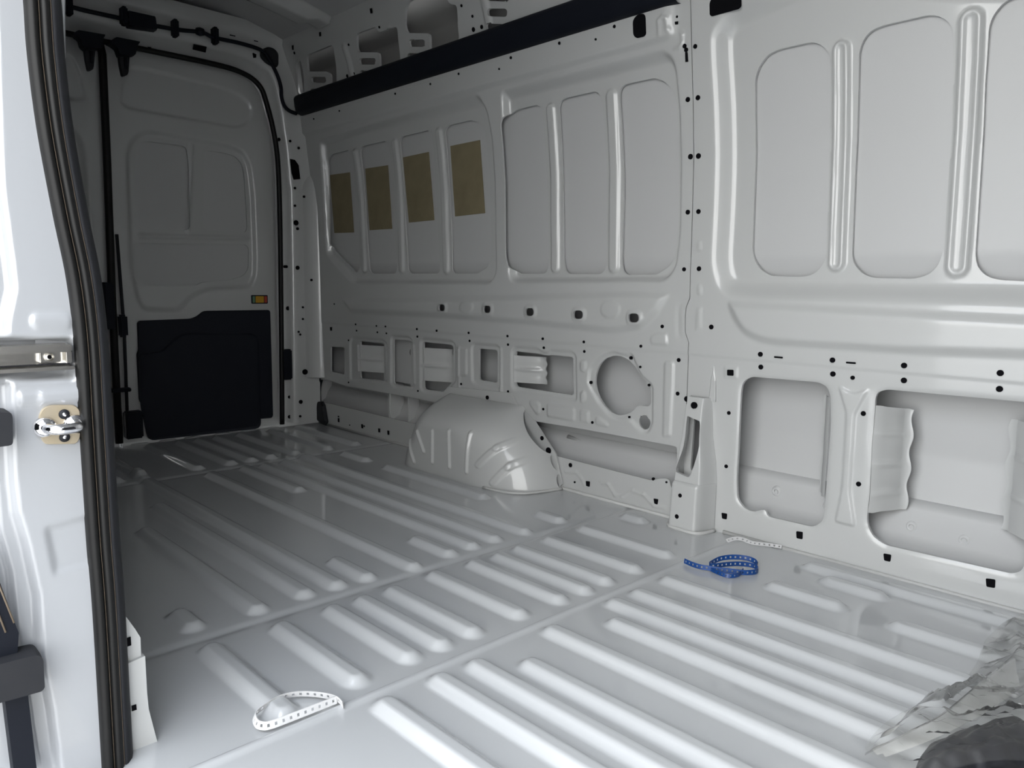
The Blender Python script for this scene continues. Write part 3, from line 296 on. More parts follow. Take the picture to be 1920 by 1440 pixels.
def prism(name, P3, vec, m, parent=None, smooth=False, bev=0.0):
    """polygon in space pushed along vec, with optional bevelled edge"""
    n = len(P3); P3 = np.asarray(P3, float); vec = np.asarray(vec, float); c = P3.mean(0)
    rings = [P3, P3 + vec]
    if bev: rings = [P3, P3 + vec * .6, P3 + vec + (c - P3) * bev]
    V = np.concatenate(rings); F = []
    for k in range(len(rings) - 1):
        for i in range(n): j = (i + 1) % n; F.append((k * n + i, k * n + j, (k + 1) * n + j, (k + 1) * n + i))
    F.append(tuple(range(n))[::-1]); F.append(tuple((len(rings) - 1) * n + i for i in range(n)))
    o = mesh(name, V, F, m, parent, smooth)
    bm = bmesh.new(); bm.from_mesh(o.data); bmesh.ops.recalc_face_normals(bm, faces=bm.faces); bm.to_mesh(o.data); bm.free()
    return o
def tube(name, pts, r, m, parent=None, n=10, sub=0, caps=True):
    P = [Vector(p) for p in pts]
    if sub: P = smooth_path(P, sub)
    V, F = [], []; up = None
    for i, p in enumerate(P):
        t = (P[min(i + 1, len(P) - 1)] - P[max(i - 1, 0)]).normalized()
        if up is None: up = t.orthogonal().normalized()
        up = (up - t * up.dot(t)).normalized(); w = t.cross(up)
        rr = r[i] if isinstance(r, (list, tuple)) else r
        for k in range(n):
            a = 2 * math.pi * k / n; V.append(p + (up * math.cos(a) + w * math.sin(a)) * rr)
    for i in range(len(P) - 1):
        for k in range(n): F.append((i * n + k, i * n + (k + 1) % n, (i + 1) * n + (k + 1) % n, (i + 1) * n + k))
    if caps: F.append(tuple(range(n))[::-1]); F.append(tuple((len(P) - 1) * n + k for k in range(n)))
    return mesh(name, V, F, m, parent)
def smooth_path(P, k):
    P = [Vector(p) for p in P]; out = []
    for i in range(len(P) - 1):
        a, b, c, e = P[max(i - 1, 0)], P[i], P[i + 1], P[min(i + 2, len(P) - 1)]
        for j in range(k):
            t = j / k
            out.append(.5 * ((2 * b) + (c - a) * t + (2 * a - 5 * b + 4 * c - e) * t * t + (3 * b - a - 3 * c + e) * t ** 3))
    out.append(P[-1]); return out
def box(name, lo, hi, m, parent=None, bev=0.004):
    bm = bmesh.new(); bmesh.ops.create_cube(bm, size=1)
    lo, hi = Vector(lo), Vector(hi); c = (lo + hi) / 2; sz = hi - lo
    for v in bm.verts: v.co = Vector((v.co.x * sz.x, v.co.y * sz.y, v.co.z * sz.z))
    if bev: bmesh.ops.bevel(bm, geom=list(bm.edges), offset=min(bev, min(sz) * .4), segments=2, affect='EDGES')
    me = bpy.data.meshes.new(name); bm.to_mesh(me); bm.free()
    if parent is None: return link(name, me, m, None, c)
    me.transform(Matrix.Translation(c)); return link(name, me, m, parent, (0, 0, 0))
def loft(name, rings, m, parent=None, closed=False, smooth=True):
    n = len(rings[0]); V = [v for r in rings for v in r]; F = []
    for i in range(len(rings) - 1):
        for k in range(n if closed else n - 1): j = (k + 1) % n; F.append((i * n + k, i * n + j, (i + 1) * n + j, (i + 1) * n + k))
    return mesh(name, V, F, m, parent, smooth)
def discs(name, items, m, parent, n=10):
    """raised dark discs painting the shade inside small bolt holes; items = (centre, normal, radius)"""
    V, F = [], []
    for c, nrm, r in items:
        c, nrm = Vector(c), Vector(nrm).normalized(); a = nrm.orthogonal().normalized(); b = nrm.cross(a); k0 = len(V)
        for lev in (-.004, .0012):
            for k in range(n): t = 2 * math.pi * k / n; V.append(c + nrm * lev + (a * math.cos(t) + b * math.sin(t)) * r)
        for k in range(n): F.append((k0 + k, k0 + (k + 1) % n, k0 + n + (k + 1) % n, k0 + n + k))
        F.append(tuple(k0 + n + k for k in range(n)))
    o = mesh(name, V, F, m, parent, False); o['kind'] = 'stuff'; return o

# ---------------------------------------------------------------- far side wall
YZ = [(-.1, 1.95), (.25, 1.95), (.55, 1.942), (.8, 1.940), (1.08, 1.934), (1.22, 1.921), (1.5, 1.885), (1.65, 1.845), (1.82, 1.775), (1.95, 1.71)]
def Y0(z): return np.interp(z, [a for a, _ in YZ], [b for _, b in YZ])
def on_wall(S, T, H): return S, Y0(T) - H, T
wall = empty('wall_right', (-1.3, 1.95, 0)); tag(wall, 'white pressed steel side wall opposite the door, with tall windows pressed in and open cavities', None, None, 'structure')
lower_step = lambda S, T: -.014 * sstep((.60 - T) / .05) * (T > .3) * 0
shp_rear = [poly(trays[0], -.03, .022, .03, (trayz[0], trayz[1])), poly(trays[1], -.03, .022, .05, (trayz[2], trayz[3])),
            poly(belts[0], .014, .03, .02),
            ('fun', lambda S, T: .012 * sstep((T - 1.405) / .02) * (T < 1.6) * sstep((-1.30 - S) / .05))]
shp_rear += [cap(p[0], p[1], r * .78, .010, .008) for p, r in beads_rear] + [('fun', lambda S, T: .0025 * sstep((T - .513) / .005))]
shp_rear += [poly(P, -.008, .007, .012) for P in frames] + [poly(P, .0055, .006, .01) for P in embs]
shp_rear += [poly(P, .004, .006, .008) for P in oval_emb]
def grow(P, g):
    P = np.asarray(P, float); c = P.mean(0); dd = P - c; return c + dd * (1 + g / np.linalg.norm(dd, axis=1, keepdims=True))
shp_rear += [poly(grow(P, .014), .005, .008) for P in ovals]
shp_rear += [poly(rear_recess, -.0025, .02)] + [cap(a, b, .009, .0035, .009) for q in sill_curves for a, b in zip(q, q[1:])] + [cap(a, b, .009, .0035, .009) for q in u_curve for a, b in zip(q, q[1:])]
vert_beads = [[(-2.632, .29), (-2.632, .445)], [(-2.33, .30), (-2.33, .46)], [(-2.085, .31), (-2.085, .47)], [(-2.85, .28), (-2.85, .43)]]
shp_rear += [cap(a, b, .012, .004, .009) for a, b in vert_beads]
h_rear = [rnd_poly(P, .012, 3) for P in windows_rear] + [rnd_poly(P, .008, 3) for P in holes_rear] + list(ovals)
seam_x = [a for a, _ in seam]; seam_z = [b for _, b in seam]
def xe(z): return np.interp(z, seam_z[::-1], seam_x[::-1])
rear_panel = sheet('rear_inner_panel', (-3.451, -1.266, .005), (.0, 1.56, .005), shp_rear, h_rear, on_wall, PAINT, wall, flange=.007, warp=lambda S, T: (xe(T) - .0035 + 1.266) * np.exp(-np.maximum(-1.266 - S, 0) / .03))
fs = -1.266
def seam_warp(S, T): return (xe(T) - fs + .001) * np.exp(-np.maximum(S - fs, 0) / .03)
shp_front = [('fun', lambda S, T: .003 + .0025 * sstep((T - .513) / .005)), poly(trays[2], -.034, .06, .08), poly(belts[1], .014, .03, .03)]
shp_front += [cap(p[0], p[1], r * .92, .011, .009) for p, r in beads_front] + [cap(p[0], p[1], r * .5, -.006, .008) for p, r in beads_front]
shp_front += [poly(P, .0025, .008, .006) for P in front_embs]
shp_front += [poly(grow(P, .02), .003, .01, .01) for P in squares_front[:1]]
shp_front += [poly([(-.802, .11), (-.745, .11), (-.765, .2), (-.765, .40), (-.735, .47), (-.775, .455), (-.815, .47), (-.79, .40), (-.79, .2)], .006, .005, .01)]
front_panel = sheet('front_inner_panel', (fs, .30, .0042), (.0, 1.62, .0042), shp_front, [rnd_poly(P, .012, 2)[:69] for P in windows_front] + [rnd_poly(P, .02, 5) for P in holes_front] + [rnd_poly([(-1.243, .165), (-1.172, .165), (-1.176, .325), (-1.238, .33)], .01, 3)],
                    on_wall, PAINT, wall, flange=.009, warp=seam_warp, lip=.006)
# flat continuation of the wall forward of the picture
loft('forward_panel', [[(.30, float(Y0(z)), z) for z in np.linspace(0, 1.9, 20)], [(1.0, float(Y0(z)), z) for z in np.linspace(0, 1.9, 20)]], PAINT, wall)
def skin_y(z): return np.interp(z, [-.1, .10, .13, .30, .55, .72, .80, 1.08, 1.22, 1.36, 1.5, 1.6, 1.72, 1.80, 1.95], [2.02, 2.03, 2.06, 2.075, 2.06, 2.00, 1.979, 1.973, 1.960, 1.945, 1.965, 1.985, 1.985, 1.93, 1.83])
sheet('upper_skin', (-3.55, 1.0, .02), (1.47, 1.96, .01), [], [], lambda S, T, H: (S, skin_y(T), T), SKIN_SHADE, wall, flange=0)  # coloured darker than the lower skin to paint cavity shade
sheet('outer_skin', (-3.55, 1.0, .02), (-.05, 1.47, .01), [], [], lambda S, T, H: (S, skin_y(T), T), PAINT_SKIN, wall, flange=0)
# sill step seen at the bottom of the front openings
loft('sill_step', [[(x, y, z) for y, z in [(1.955, .075), (1.99, .085), (2.02, .10), (2.035, .165), (2.05, .18), (2.07, .185)]] for x in (-1.2, .3)], PAINT_SKIN, wall)
loft('sill_step', [[(x, y, z) for y, z in [(1.955, .09), (1.99, .10), (2.02, .115), (2.035, .15), (2.06, .18)]] for x in (-3.5, -1.29)], PAINT_SKIN, wall)
for i, (x, z) in enumerate([(-1.005, .135), (-.855, .125), (-.64, .12), (-.52, .115)]):
    loft('sill_boss', [[(x + r * math.cos(a), yy, z + r * math.sin(a)) for a in np.linspace(0, 2 * math.pi, 15)[:-1]] for r, yy in ((.018, 2.034), (.012, 2.022), (.006, 2.022), (.005, 2.032))], PAINT_SKIN, wall, closed=True)
# bent reinforcement flanges standing in the openings
def flange_tab(x0, x1, z0, z1, dy, ribs, taper=.0):
    rings = []
    zs = np.linspace(z0, z1, 41)
    for z in zs:
        f = (z - z0) / (z1 - z0); b = sum(.011 * math.exp(-((z - q) / .007) ** 2) for q in ribs)
        yw = float(Y0(z)); n = .004 * math.sin(f * 19) * (1 if ribs else .5)
        sl = taper * (f - .5)
        rings.append([(x0, yw + .002, z), (x0 + (.012 if x1 > x0 else -.012), yw + .010 - b * .3, z), (x0 + (x1 - x0) * .35, yw + dy * .32 - b, z + sl * .35), (x0 + (x1 - x0) * .75, yw + dy * .72 - b, z + sl * .75),
                      (x0 + (x1 - x0) * .82 + n * .5, yw + dy * .84, z + sl * .8), (x1 + n, yw + dy * .86, z + sl)])
    return loft('reinforcement_flange', rings, PAINT, wall)
flange_tab(-.725, -.655, .152, .428, .085, (.20, .28, .36), -.02)
flange_tab(-.835, -.872, .168, .435, .06, ())
flange_tab(-.375, -.445, .165, .425, .075, (.25, .34))
flange_tab(-3.078, -2.92, .300, .425, .07, (.36,))
flange_tab(-2.59, -2.44, .305, .445, .07, (.37,))
flange_tab(-2.015, -1.895, .355, .455, .06, (.405,))
# inner closing plates behind the second and fourth openings, uprights in the sill cavity
box('inner_plate', (-2.86, 2.00, .27), (-2.66, 2.006, .48), PAINT_SKIN, wall, 0)
tube('bolt_boss', [(-2.70, 1.985, .415), (-2.70, 2.0, .415)], .016, PAINT_SKIN, wall)
box('cavity_post', (-2.865, 1.97, .08), (-2.845, 2.05, .26), PAINT, wall)
box('cavity_post', (-2.74, 1.99, .08), (-2.732, 2.05, .26), PAINT_SKIN, wall, .002)
for x0 in (-3.52, -1.275): box('cavity_post', (x0, 1.955, .02), (x0 + .012, 2.07, .5), PAINT_SKIN, wall, .002)
box('cavity_closing', (-3.56, 1.80, -.05), (-3.535, 2.10, 1.95), PAINT_SKIN, wall, 0)  # unseen end plate added to stop light leaking into the cavity
box('belt_light_blocker', (-3.5, 1.955, .505), (-1.28, 2.07, .509), PAINT_SKIN, wall, 0)  # unseen shelves added to keep the belt cavity dark
box('belt_light_blocker', (-3.5, 1.975, .735), (-1.28, 2.02, .739), PAINT_SKIN, wall, 0)
box('sill_closing', (-3.56, 1.90, -.06), (1.0, 2.09, -.04), PAINT_SKIN, wall, 0)  # unseen plate added against light leaking in at the sill
box('roof_closing', (-3.56, 1.55, 1.93), (1.0, 2.1, 1.95), PAINT_SKIN, wall, 0)  # unseen boxes added to block light leaking in above the skin
box('roof_closing', (-3.56, 1.90, 1.83), (1.0, 2.0, 1.94), PAINT_SKIN, wall, 0)
tube('cavity_bead', [(-1.83, 2.05, .165), (-1.72, 2.05, .150)], .008, PAINT_SKIN, wall)
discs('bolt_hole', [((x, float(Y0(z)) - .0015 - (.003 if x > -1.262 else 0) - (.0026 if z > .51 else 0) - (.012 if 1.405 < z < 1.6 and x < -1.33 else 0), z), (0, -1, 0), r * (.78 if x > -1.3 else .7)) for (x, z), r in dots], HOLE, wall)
def hole_shade_plate(P, name='clip_hole', off=.0, m=HOLE, par=None):  # dark plate on the sheet, paints the shade of an opening
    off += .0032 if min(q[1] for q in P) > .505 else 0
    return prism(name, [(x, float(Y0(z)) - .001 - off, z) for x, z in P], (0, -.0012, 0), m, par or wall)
for i, P in enumerate(squares_rear): hole_shade_plate(rnd_poly(P, .02 if i == 3 else .003, 3), 'square_hole' if i < 3 else 'access_hole', .012 if i == 3 else 0)
for i, P in enumerate(squares_front): hole_shade_plate(rnd_poly(P, .02 if i == 7 else .003, 3), 'access_hole' if i == 7 else 'square_hole', .003 + (.003 if i == 0 else 0))
for i, P in enumerate(slots): hole_shade_plate(P, 'slot_hole', .003 if i == 1 else 0)
# seam sealer along the foot of the wall
tube('seam_sealer', [(-3.44, 1.948, .004), (-2.6, 1.948, .004), (-1.76, 1.945, .004), (-1.3, 1.946, .004)], .006, SEALER, wall, 8)
tube('seam_sealer', [(-1.12, 1.944, .004), (-.6, 1.946, .004), (.3, 1.946, .004)], .006, SEALER, wall, 8)
# upper strip with cut-outs above the duct
strip_shapes = [poly(P, -.004, .006) for P in []]
for xb in (-2.95, -2.62, -2.07): strip_shapes.append(cap((xb, 1.58), (xb, 1.70), .02, .008, .012))
sheet('upper_inner_panel', (-3.46, .3, .006), (1.545, 1.83, .006), strip_shapes, [rnd_poly(P, .012, 3) for P in strip_holes + strip_holes2], on_wall, PAINT, wall, flange=.01)
for P in strip_slots: hole_shade_plate(P, 'slot_hole')
discs('bolt_hole', [((x, float(Y0(z)) - .001, z), (0, -1, -.3), r) for (x, z), r in strip_dots], HOLE, wall)

# ---------------------------------------------------------------- floor
floor = empty('floor', (-1.8, 1.0, 0)); tag(floor, 'glossy white ribbed steel cargo floor', None, None, 'structure')
rib_caps_r, rib_caps_f = [], []
for x0, x1, y in ribs:
    cpt = cap((x0 + .026, y), (x1 - .026, y), .031, .015, .0215)
    (rib_caps_f if x0 > -1.05 else rib_caps_r).append(cpt)
for y in (.70, .817, .90, 1.105, 1.233, 1.316, 1.40, 1.51, 1.662, 1.80): rib_caps_r.append(cap((-3.38, y), (-2.87, y), .031, .015, .0215))
def seam_prof(S, T): return -.004 * np.exp(-((S + 1.465) / .012) ** 2) - .004 * np.exp(-((S + 2.80) / .012) ** 2) + .003 * np.exp(-((S + 1.40) / .02) ** 2) * 0
sheet('floor_panel', (-3.46, -1.062, .006), (.10, 1.95, .0042), rib_caps_r + [('fun', seam_prof)], [], lambda S, T, H: (S, T, H), PAINT_FLOOR, floor, flange=.004)
def lip(S, T): return .003 + .0045 * np.exp(-((S + 1.057) / .006) ** 2)
sheet('floor_panel', (-1.066, 1.0, .007), (.30, 1.95, .0042), rib_caps_f + [('fun', lip)], [], lambda S, T, H: (S, T, H), PAINT_FLOOR, floor, flange=.005)
box('threshold', (-3.60, .30, -.03), (-3.462, 1.76, -.006), PAINT_FLOOR, floor)
for y in (1.10, 1.22, 1.33, 1.47, 1.60): loft('threshold_boss', [[(-3.515 + a * .03 * s, y + b * .045 * s, -.006 + h) for a, b in [(math.cos(t), math.sin(t)) for t in np.linspace(0, 6.283, 13)[:-1]]] for s, h in ((1, 0), (.8, .006), (.01, .006))], PAINT_FLOOR, floor, closed=True)

# ---------------------------------------------------------------- roof
roof = empty('ceiling', (-1.5, 1.03, 1.9)); tag(roof, 'white steel roof skin with cross bows', None, None, 'structure')
def roof_z(y): return 1.905 - .085 * abs((y - 1.03) / .745) ** 2.2
ys = np.linspace(.285, 1.775, 31)
loft('roof_skin', [[(x, y, roof_z(y) + .0) for y in ys] for x in np.linspace(-3.6, 1.0, 24)], PAINT_SKIN, roof)
for xb in (-3.04, -2.45, -1.86, -1.27, -.68, -.09, .5):
    pr = [(-.075, .0), (-.065, -.004), (-.05, -.045), (-.03, -.05), (.03, -.05), (.05, -.045), (.065, -.004), (.075, 0)]
    loft('roof_bow', [[(xb + a, y, roof_z(y) + b * (1 if .35 < y < 1.72 else .5)) for a, b in pr] for y in ys], PAINT, roof)
# ---------------------------------------------------------------- rear frame and doors
frame = empty('wall_back', (-3.46, 1.03, 0)); tag(frame, 'white rear door frame with rounded corners at the back of the hold', None, None, 'structure')
inner = smooth_path([(-3.46, y, z) for y, z in seal_rear], 5)
inner = [Vector((-3.46, 2.05 - p.y, p.z)) for p in inner[::-1] if p.y > 1.04] + [p for p in inner if p.y > 1.02]
rings = []
for i, p in enumerate(inner):
    s = 1 if p.y > 1.025 else -1; q = abs(p.y - 1.025)
    zf = min(1, max(0, (p.z - 1.35) / .30)); zf = zf * zf * (3 - 2 * zf)
    oy = .925 if p.z < 1.2 else float(Y0(min(1.84, p.z + .12 * zf))) - 1.025
    oz = p.z + zf * (roof_z(1.025 + q) - p.z + .0) * (1 if q < .6 else 1.0)
    if p.z > 1.62: oy = q + (.925 - .15 - q) * max(0, (q - .55) / .2) ** 1 if q > .55 else q
    if p.z > 1.62: oy = min(oy, .76)
    tgt = Vector((-3.46, 1.025 + s * oy, min(oz, 1.86)))
    ring = []
    for k, (t, b) in enumerate([(0, -.03), (.06, -.028), (.22, -.024), (.27, .0), (.33, .012), (.5, .018), (.72, .018), (.85, .025), (1, .03)]):
        top = zf
        bb = b if top < .5 else [-.03, -.02, .0, .02, .035, .04, .03, .035, .08][k]
        bb = b * (1 - top) + [-.03, -.02, .0, .02, .035, .04, .03, .035, .08][k] * top
        v = p.lerp(tgt, t); ring.append((v.x + bb, v.y, v.z))
    rings.append(ring)
loft('portal', rings, PAINT, frame)
box('portal_closing', (-3.60, 1.78, -.06), (-3.53, 2.06, 1.9), PAINT, frame, 0)
box('portal_closing', (-3.60, -.02, -.06), (-3.53, .29, 1.9), PAINT, frame, 0)
box('portal_closing', (-3.60, .0, 1.66), (-3.565, 2.05, 1.95), PAINT, frame, 0)
box('portal_closing', (-3.58, .0, -.06), (-3.44, 2.06, -.035), PAINT, frame, 0)
for s in (1,):
    pr = [(-3.462, 1.855), (-3.452, 1.872), (-3.432, 1.888), (-3.425, 1.892), (-3.392, 1.935), (-3.385, 1.95)]
    rr_ = []
    for z in list(np.linspace(.24, 1.16, 12)) + [1.2, 1.24, 1.27, 1.29]:
        k = 1 - max(0, (z - 1.16) / .14) ** 2; rr_.append([(-3.47 + (x + 3.47) * k, 1.96 + (y - 1.96) * k, z) for x, y in pr])
    loft('corner_post', rr_, PAINT, frame)
discs('bolt_hole', [((x, y, z), (1, 0, 0), r) for (y, z), r, x in [((p[0][0], p[0][1]), p[1], p[2] + .012) for p in fdots]], HOLE, frame)
for P in hdrhole: prism('slot_hole', [(-3.424, y, z) for y, z in P], (.0025, 0, 0), HOLE, frame)  # raised dark plates paint the shade inside the header holes
prism('access_hole', [(-3.437, y, z) for y, z in framehole], (.003, 0, 0), HOLE, frame)  # dark plate paints the shaded inside of a frame opening

seal = tube('rear_door_seal', [(-3.452, p[1], p[2]) for p in inner], .012, RUBBER, None, 8)
tag(seal, 'black rubber seal running round the rear door opening', 'door seal')

def rear_door(name, sgn, label):
    o = empty(name, (-3.5, 1.025 + sgn * .37, 0)); tag(o, label, None, None, 'structure')
    fy = lambda y: y if sgn > 0 else 2.05 - y
    shapes = [poly(door_tray, -.018, .028, .03), poly(door_up, -.008, .014, .03), poly(door_corner, .006, .008, .012), cap((1.355, .93), (1.385, 1.31), .012, .008, .010), cap((1.15, .90), (1.63, .915), .014, .008, .012)]
    sheet('inner_panel', (1.03, 1.758, .006), (-.02, 1.668, .006), shapes, [rnd_poly(P, .02, 4) for P in door_win],
          (lambda S, T, H: (-3.505 + H, S, T)) if sgn > 0 else (lambda S, T, H: (-3.505 + H, 2.05 - S, T)), PAINT, o, flange=.006)
    y0, y1 = sorted((fy(1.03), fy(1.80)))
    box('outer_skin', (-3.56, y0, -.03), (-3.532, y1, 1.68), PAINT_SKIN, o)
    tp = rnd_poly([(fy(y), z) for y, z in door_trim], .02, 4)
    t_ = prism('lower_trim', [(-3.508, y, z) for y, z in tp], (.018, 0, 0), TRIM, o, bev=.012)
    ti = rnd_poly([(fy(y), z) for y, z in door_trim_in], .03, 4)
    prism('trim_bulge', [(-3.49, y, z) for y, z in ti], (.012, 0, 0), TRIM, t_, bev=.04)
    return o
d1 = rear_door('door_1', 1, 'right rear door leaf with black lower trim, white, shut')
d2 = rear_door('door_2', -1, 'left rear door leaf mostly hidden behind the door jamb')
tube('center_seal', [(-3.485, y - .004, z) for y, z in gap], .016, RUBBER, d1, 8)
box('latch_cover', (-3.50, .975, .505), (-3.455, 1.015, .70), BLACK, d2, .006)
box('lock_case', (-3.50, 1.035, .03), (-3.455, 1.105, .15), BLACK, d1, .006)
box('latch_rod_guide', (-3.495, 1.03, .47), (-3.46, 1.065, .565), BLACK, d1, .008)
box('latch_lever', (-3.48, .985, .238), (-3.445, 1.06, .255), BLACK, d1, .003)
tube('latch_rod', [(-3.485, 1.05, .14), (-3.485, 1.055, .50), (-3.485, 1.045, .9)], .007, RUBBER_GREY, d1, 8)
sy0, sy1, sz0, sz1 = 1.633, 1.7155, .607, .648
sf = box('warning_marker', (-3.506, sy0, sz0), (-3.499, sy1, sz1), BLACK, d1, .002)
w_ = sy1 - sy0
for nm, a, b, mm in (('green_field', .06, .2, GREENF), ('amber_field', .24, .74, AMBER), ('red_field', .78, .94, REDF)):
    box(nm, (-3.500, sy0 + a * w_, sz0 + .005), (-3.4975, sy0 + b * w_, sz1 - .005), mm, sf, 0)
ck = box('check_strap_cover', (-3.475, 1.753, .235), (-3.438, 1.806, .385), BLACK, None, .006)
tag(ck, 'black plastic block beside the right rear door on the frame', 'cover')

catches = []
for i, (P, Hk) in enumerate(zip(catch, hook)):
    o = empty('door_catch', (-3.40, float(np.mean([p[0] for p in P])), float(np.mean([p[1] for p in P]))))
    prism('catch_housing', [(-3.437, y, z) for y, z in rnd_poly(P, .004, 3)], (.05, 0, 0), BLACK, o, bev=.03)
    h = prism('catch_plate', [(-3.437, y, z) for y, z in rnd_poly(Hk, .01, 3)], (.022, 0, 0), RUBBER_GREY, o, bev=.1)
    cy = float(np.mean([p[0] for p in Hk])); cz = min(p[1] for p in Hk) + .018
    tube('catch_pin', [(-3.43, cy, cz), (-3.418, cy, cz)], .008, BLACK, o)
    tube('catch_spring', [(-3.418, cy + .006, cz + .015), (-3.414, cy + .006, cz + .06)], .007, BLACK, o)
    tag(o, ['left black door catch hanging over the left rear door leaf', 'right black door catch hanging over the right rear door leaf'][i], 'door catch', 'door catches over the rear doors')

har = empty('wiring_harness', (-3.4, 1.2, 1.75)); tag(har, 'black wiring harness clipped along the header over the rear doors, dropping to the duct', 'cable')
pts = [(-3.385, y, z) for y, z in cable] + [tuple(p) for p in ccable[1:]]
tube('cable', pts, .0085, BLACK, har, 10, 6)
for y, z in clips: box('cable_clip', (-3.41, y - .012, z - .035), (-3.370, y + .012, z + .035), BLACK, har, .006)
prism('control_box', [(-3.42, y, z) for y, z in rnd_poly(cbox, .006, 3)], (.045, 0, 0), BLACK, har, bev=.05)
for y, z in lump: loft('cable_joint', [[(-3.385 + .0 + .02 * math.sin(t) * k, y + .022 * math.cos(t) * k, z + s) for t in np.linspace(0, 6.283, 13)[:-1]] for k, s in ((.01, -.018), (.8, -.012), (1, 0), (.8, .012), (.01, .018))], BLACK, har, closed=True)
prism('grommet', [(-3.428, y, z) for y, z in rnd_poly(grommet, .012, 3)], (.018, 0, 0), RUBBER_GREY, har, bev=.2)

# ---------------------------------------------------------------- black duct along the wall top
duct = empty('roof_duct', (-2.0, 1.85, 1.54)); tag(duct, 'long black tube-like plastic duct along the top of the side wall', 'duct')
pr = [(1.888, 1.498), (1.868, 1.497), (1.852, 1.503), (1.842, 1.515), (1.836, 1.535), (1.834, 1.555), (1.832, 1.572), (1.836, 1.583), (1.846, 1.589), (1.87, 1.590)]
xs = [-3.43, -3.425, -3.41] + list(np.linspace(-3.38, -1.30, 30))
rings = []
for x in xs:
    k = {-3.43: .82, -3.425: .93, -3.41: .99}.get(x, 1.0)
    rings.append([(x, 1.87 + (y - 1.87) * k, 1.545 + (z - 1.545) * k) for y, z in pr])
loft('duct_cover', rings, BLACK, duct)
mesh('end_cap', rings[0], [tuple(range(len(pr)))], BLACK, duct, False)
loft('wall_lip', [[(x, 1.895, 1.497), (x, 1.872, 1.494), (x, 1.872, 1.484), (x, 1.897, 1.478)] for x in (-3.40, -2.30)], PAINT, duct)

# ---------------------------------------------------------------- damping pads
names = ['brown damping pad furthest left, on the first wall pane by the rear doors', 'brown damping pad on the second wall pane, second from the left', 'brown damping pad on the third wall pane, third from the left', 'brown damping pad furthest right and largest in view, on the fourth wall pane']
for P, lb in zip(pads, names):
    o = prism('damping_pad', [(x, float(skin_y(z)) - .0005, z) for x, z in P], (0, -.003, 0), PAD)
    tag(o, lb, 'damping pad', 'brown damping pads on the wall')

# ---------------------------------------------------------------- wheel arch
arch = None
def arch_map(S, T, H):
    sA = lambda t: np.sqrt(np.clip(1 - (1 - np.clip(t, 0, 1)) ** 2, 0, 1))
    zt = .275 + 0 * S
    xl = -2.515 + .13 * np.clip(T / .27, 0, 1) ** 1.3
    xr = -1.756 - .196 * T - 2.118 * T * T
    g = sA((S - xl) / .14) * sA((zt - T) / .105) * sA((xr - S) / .27)
    p = .212 * g + .004
    return S, 1.952 - p - H * np.clip(g * 2, 0, 1), T
ash = [cap(a, b, .0095, .008, .008) for a, b in arch_beads]
for g3 in arch_grooves:
    for a, b in zip(g3, g3[1:]): ash.append(cap(a, b, .015, .0045, .006))
arch = sheet('wheel_arch', (-2.52, -1.75, .004), (-.004, .276, .0035), ash, [], arch_map, PAINT, None, flange=0,
             outline=[(-2.515, -.01), (-1.752, -.01), (-1.756, .0), (-1.775, .06), (-1.81, .12), (-1.89, .20), (-1.965, .2745), (-2.385, .2745), (-2.42, .20), (-2.47, .11)], origin=(-2.1, 1.86, 0))
tag(arch, 'white domed rear wheel arch with pressed ridges, on the floor against the side wall', 'wheel arch')
prism('arch_flange', [(x, 1.945, z) for x, z in [(-1.985, .272), (-1.895, .225), (-1.79, .125), (-1.755, .02), (-1.775, .0), (-1.80, .03), (-1.90, .18), (-2.0, .24), (-2.40, .235), (-2.42, .27), (-2.38, .30), (-2.02, .315)]], (0, -.006, 0), PAINT, arch, bev=.0)
discs('bolt_hole', [((-1.855, 1.937, .17), (0, -1, 0), .008), ((-1.822, 1.937, .13), (0, -1, 0), .012), ((-2.15, 1.937, .283), (0, -1, 0), .008)], HOLE, arch)
tube('arch_sealer', [(-1.755, 1.94, .004), (-1.775, 1.85, .005), (-1.80, 1.79, .005), (-1.86, 1.755, .004), (-1.95, 1.741, .004)], .005, SEALER, arch, 8, 4)

# ---------------------------------------------------------------- pillar foot bracket on the wall
pf = empty('pillar_bracket', (-1.21, 1.92, 0)); tag(pf, 'white boxed pillar foot with a tall slot, at the wall seam', 'bracket')
def pf_prof(z):
    dpt = np.interp(z, [0, .14, .142, .20, .36, .40], [.075, .07, .062, .058, .040, .03])
    xl = np.interp(z, [0, .14, .20, .28, .40], [-1.272, -1.268, -1.262, -1.250, -1.248]); xr = np.interp(z, [0, .14, .20, .28, .40], [-1.150, -1.150, -1.155, -1.170, -1.176])
    return xl, xr, dpt
def bracket_map(S, T, H):
    xl, xr, dp = pf_prof(T); u = S
    x = xl + (xr - xl) * u
    b = np.clip(np.minimum(sstep((u + .02) / .12), sstep((1.02 - u) / .22)), 0, 1)
    return x, 1.946 - dp * b - H, T
slot_uv = [(.20, .338), (.76, .328), (.80, .318), (.80, .255), (.56, .170), (.50, .160), (.12, .168), (.10, .18), (.22, .245)]
sheet('upper_bracket', (0, 1, .02), (.142, .395, .006), [poly([(.0, .13), (.98, .13), (.98, .39), (.0, .39)], .0, .01)], [rnd_poly(slot_uv, .015, 3)], bracket_map, PAINT, pf, flange=.012)
sheet('foot_box', (0, 1, .04), (.0, .146, .006), [], [], lambda S, T, H: (lambda r: (r[0], r[1] - .003, r[2]))(bracket_map(S, T, H)), PAINT, pf, flange=.006)
box('slot_side', (-1.165, 1.958, .14), (-1.160, 2.06, .36), PAINT_SKIN, pf, 0)
box('slot_web', (-1.222, 1.975, .15), (-1.216, 2.06, .35), PAINT_SKIN, pf, .001)
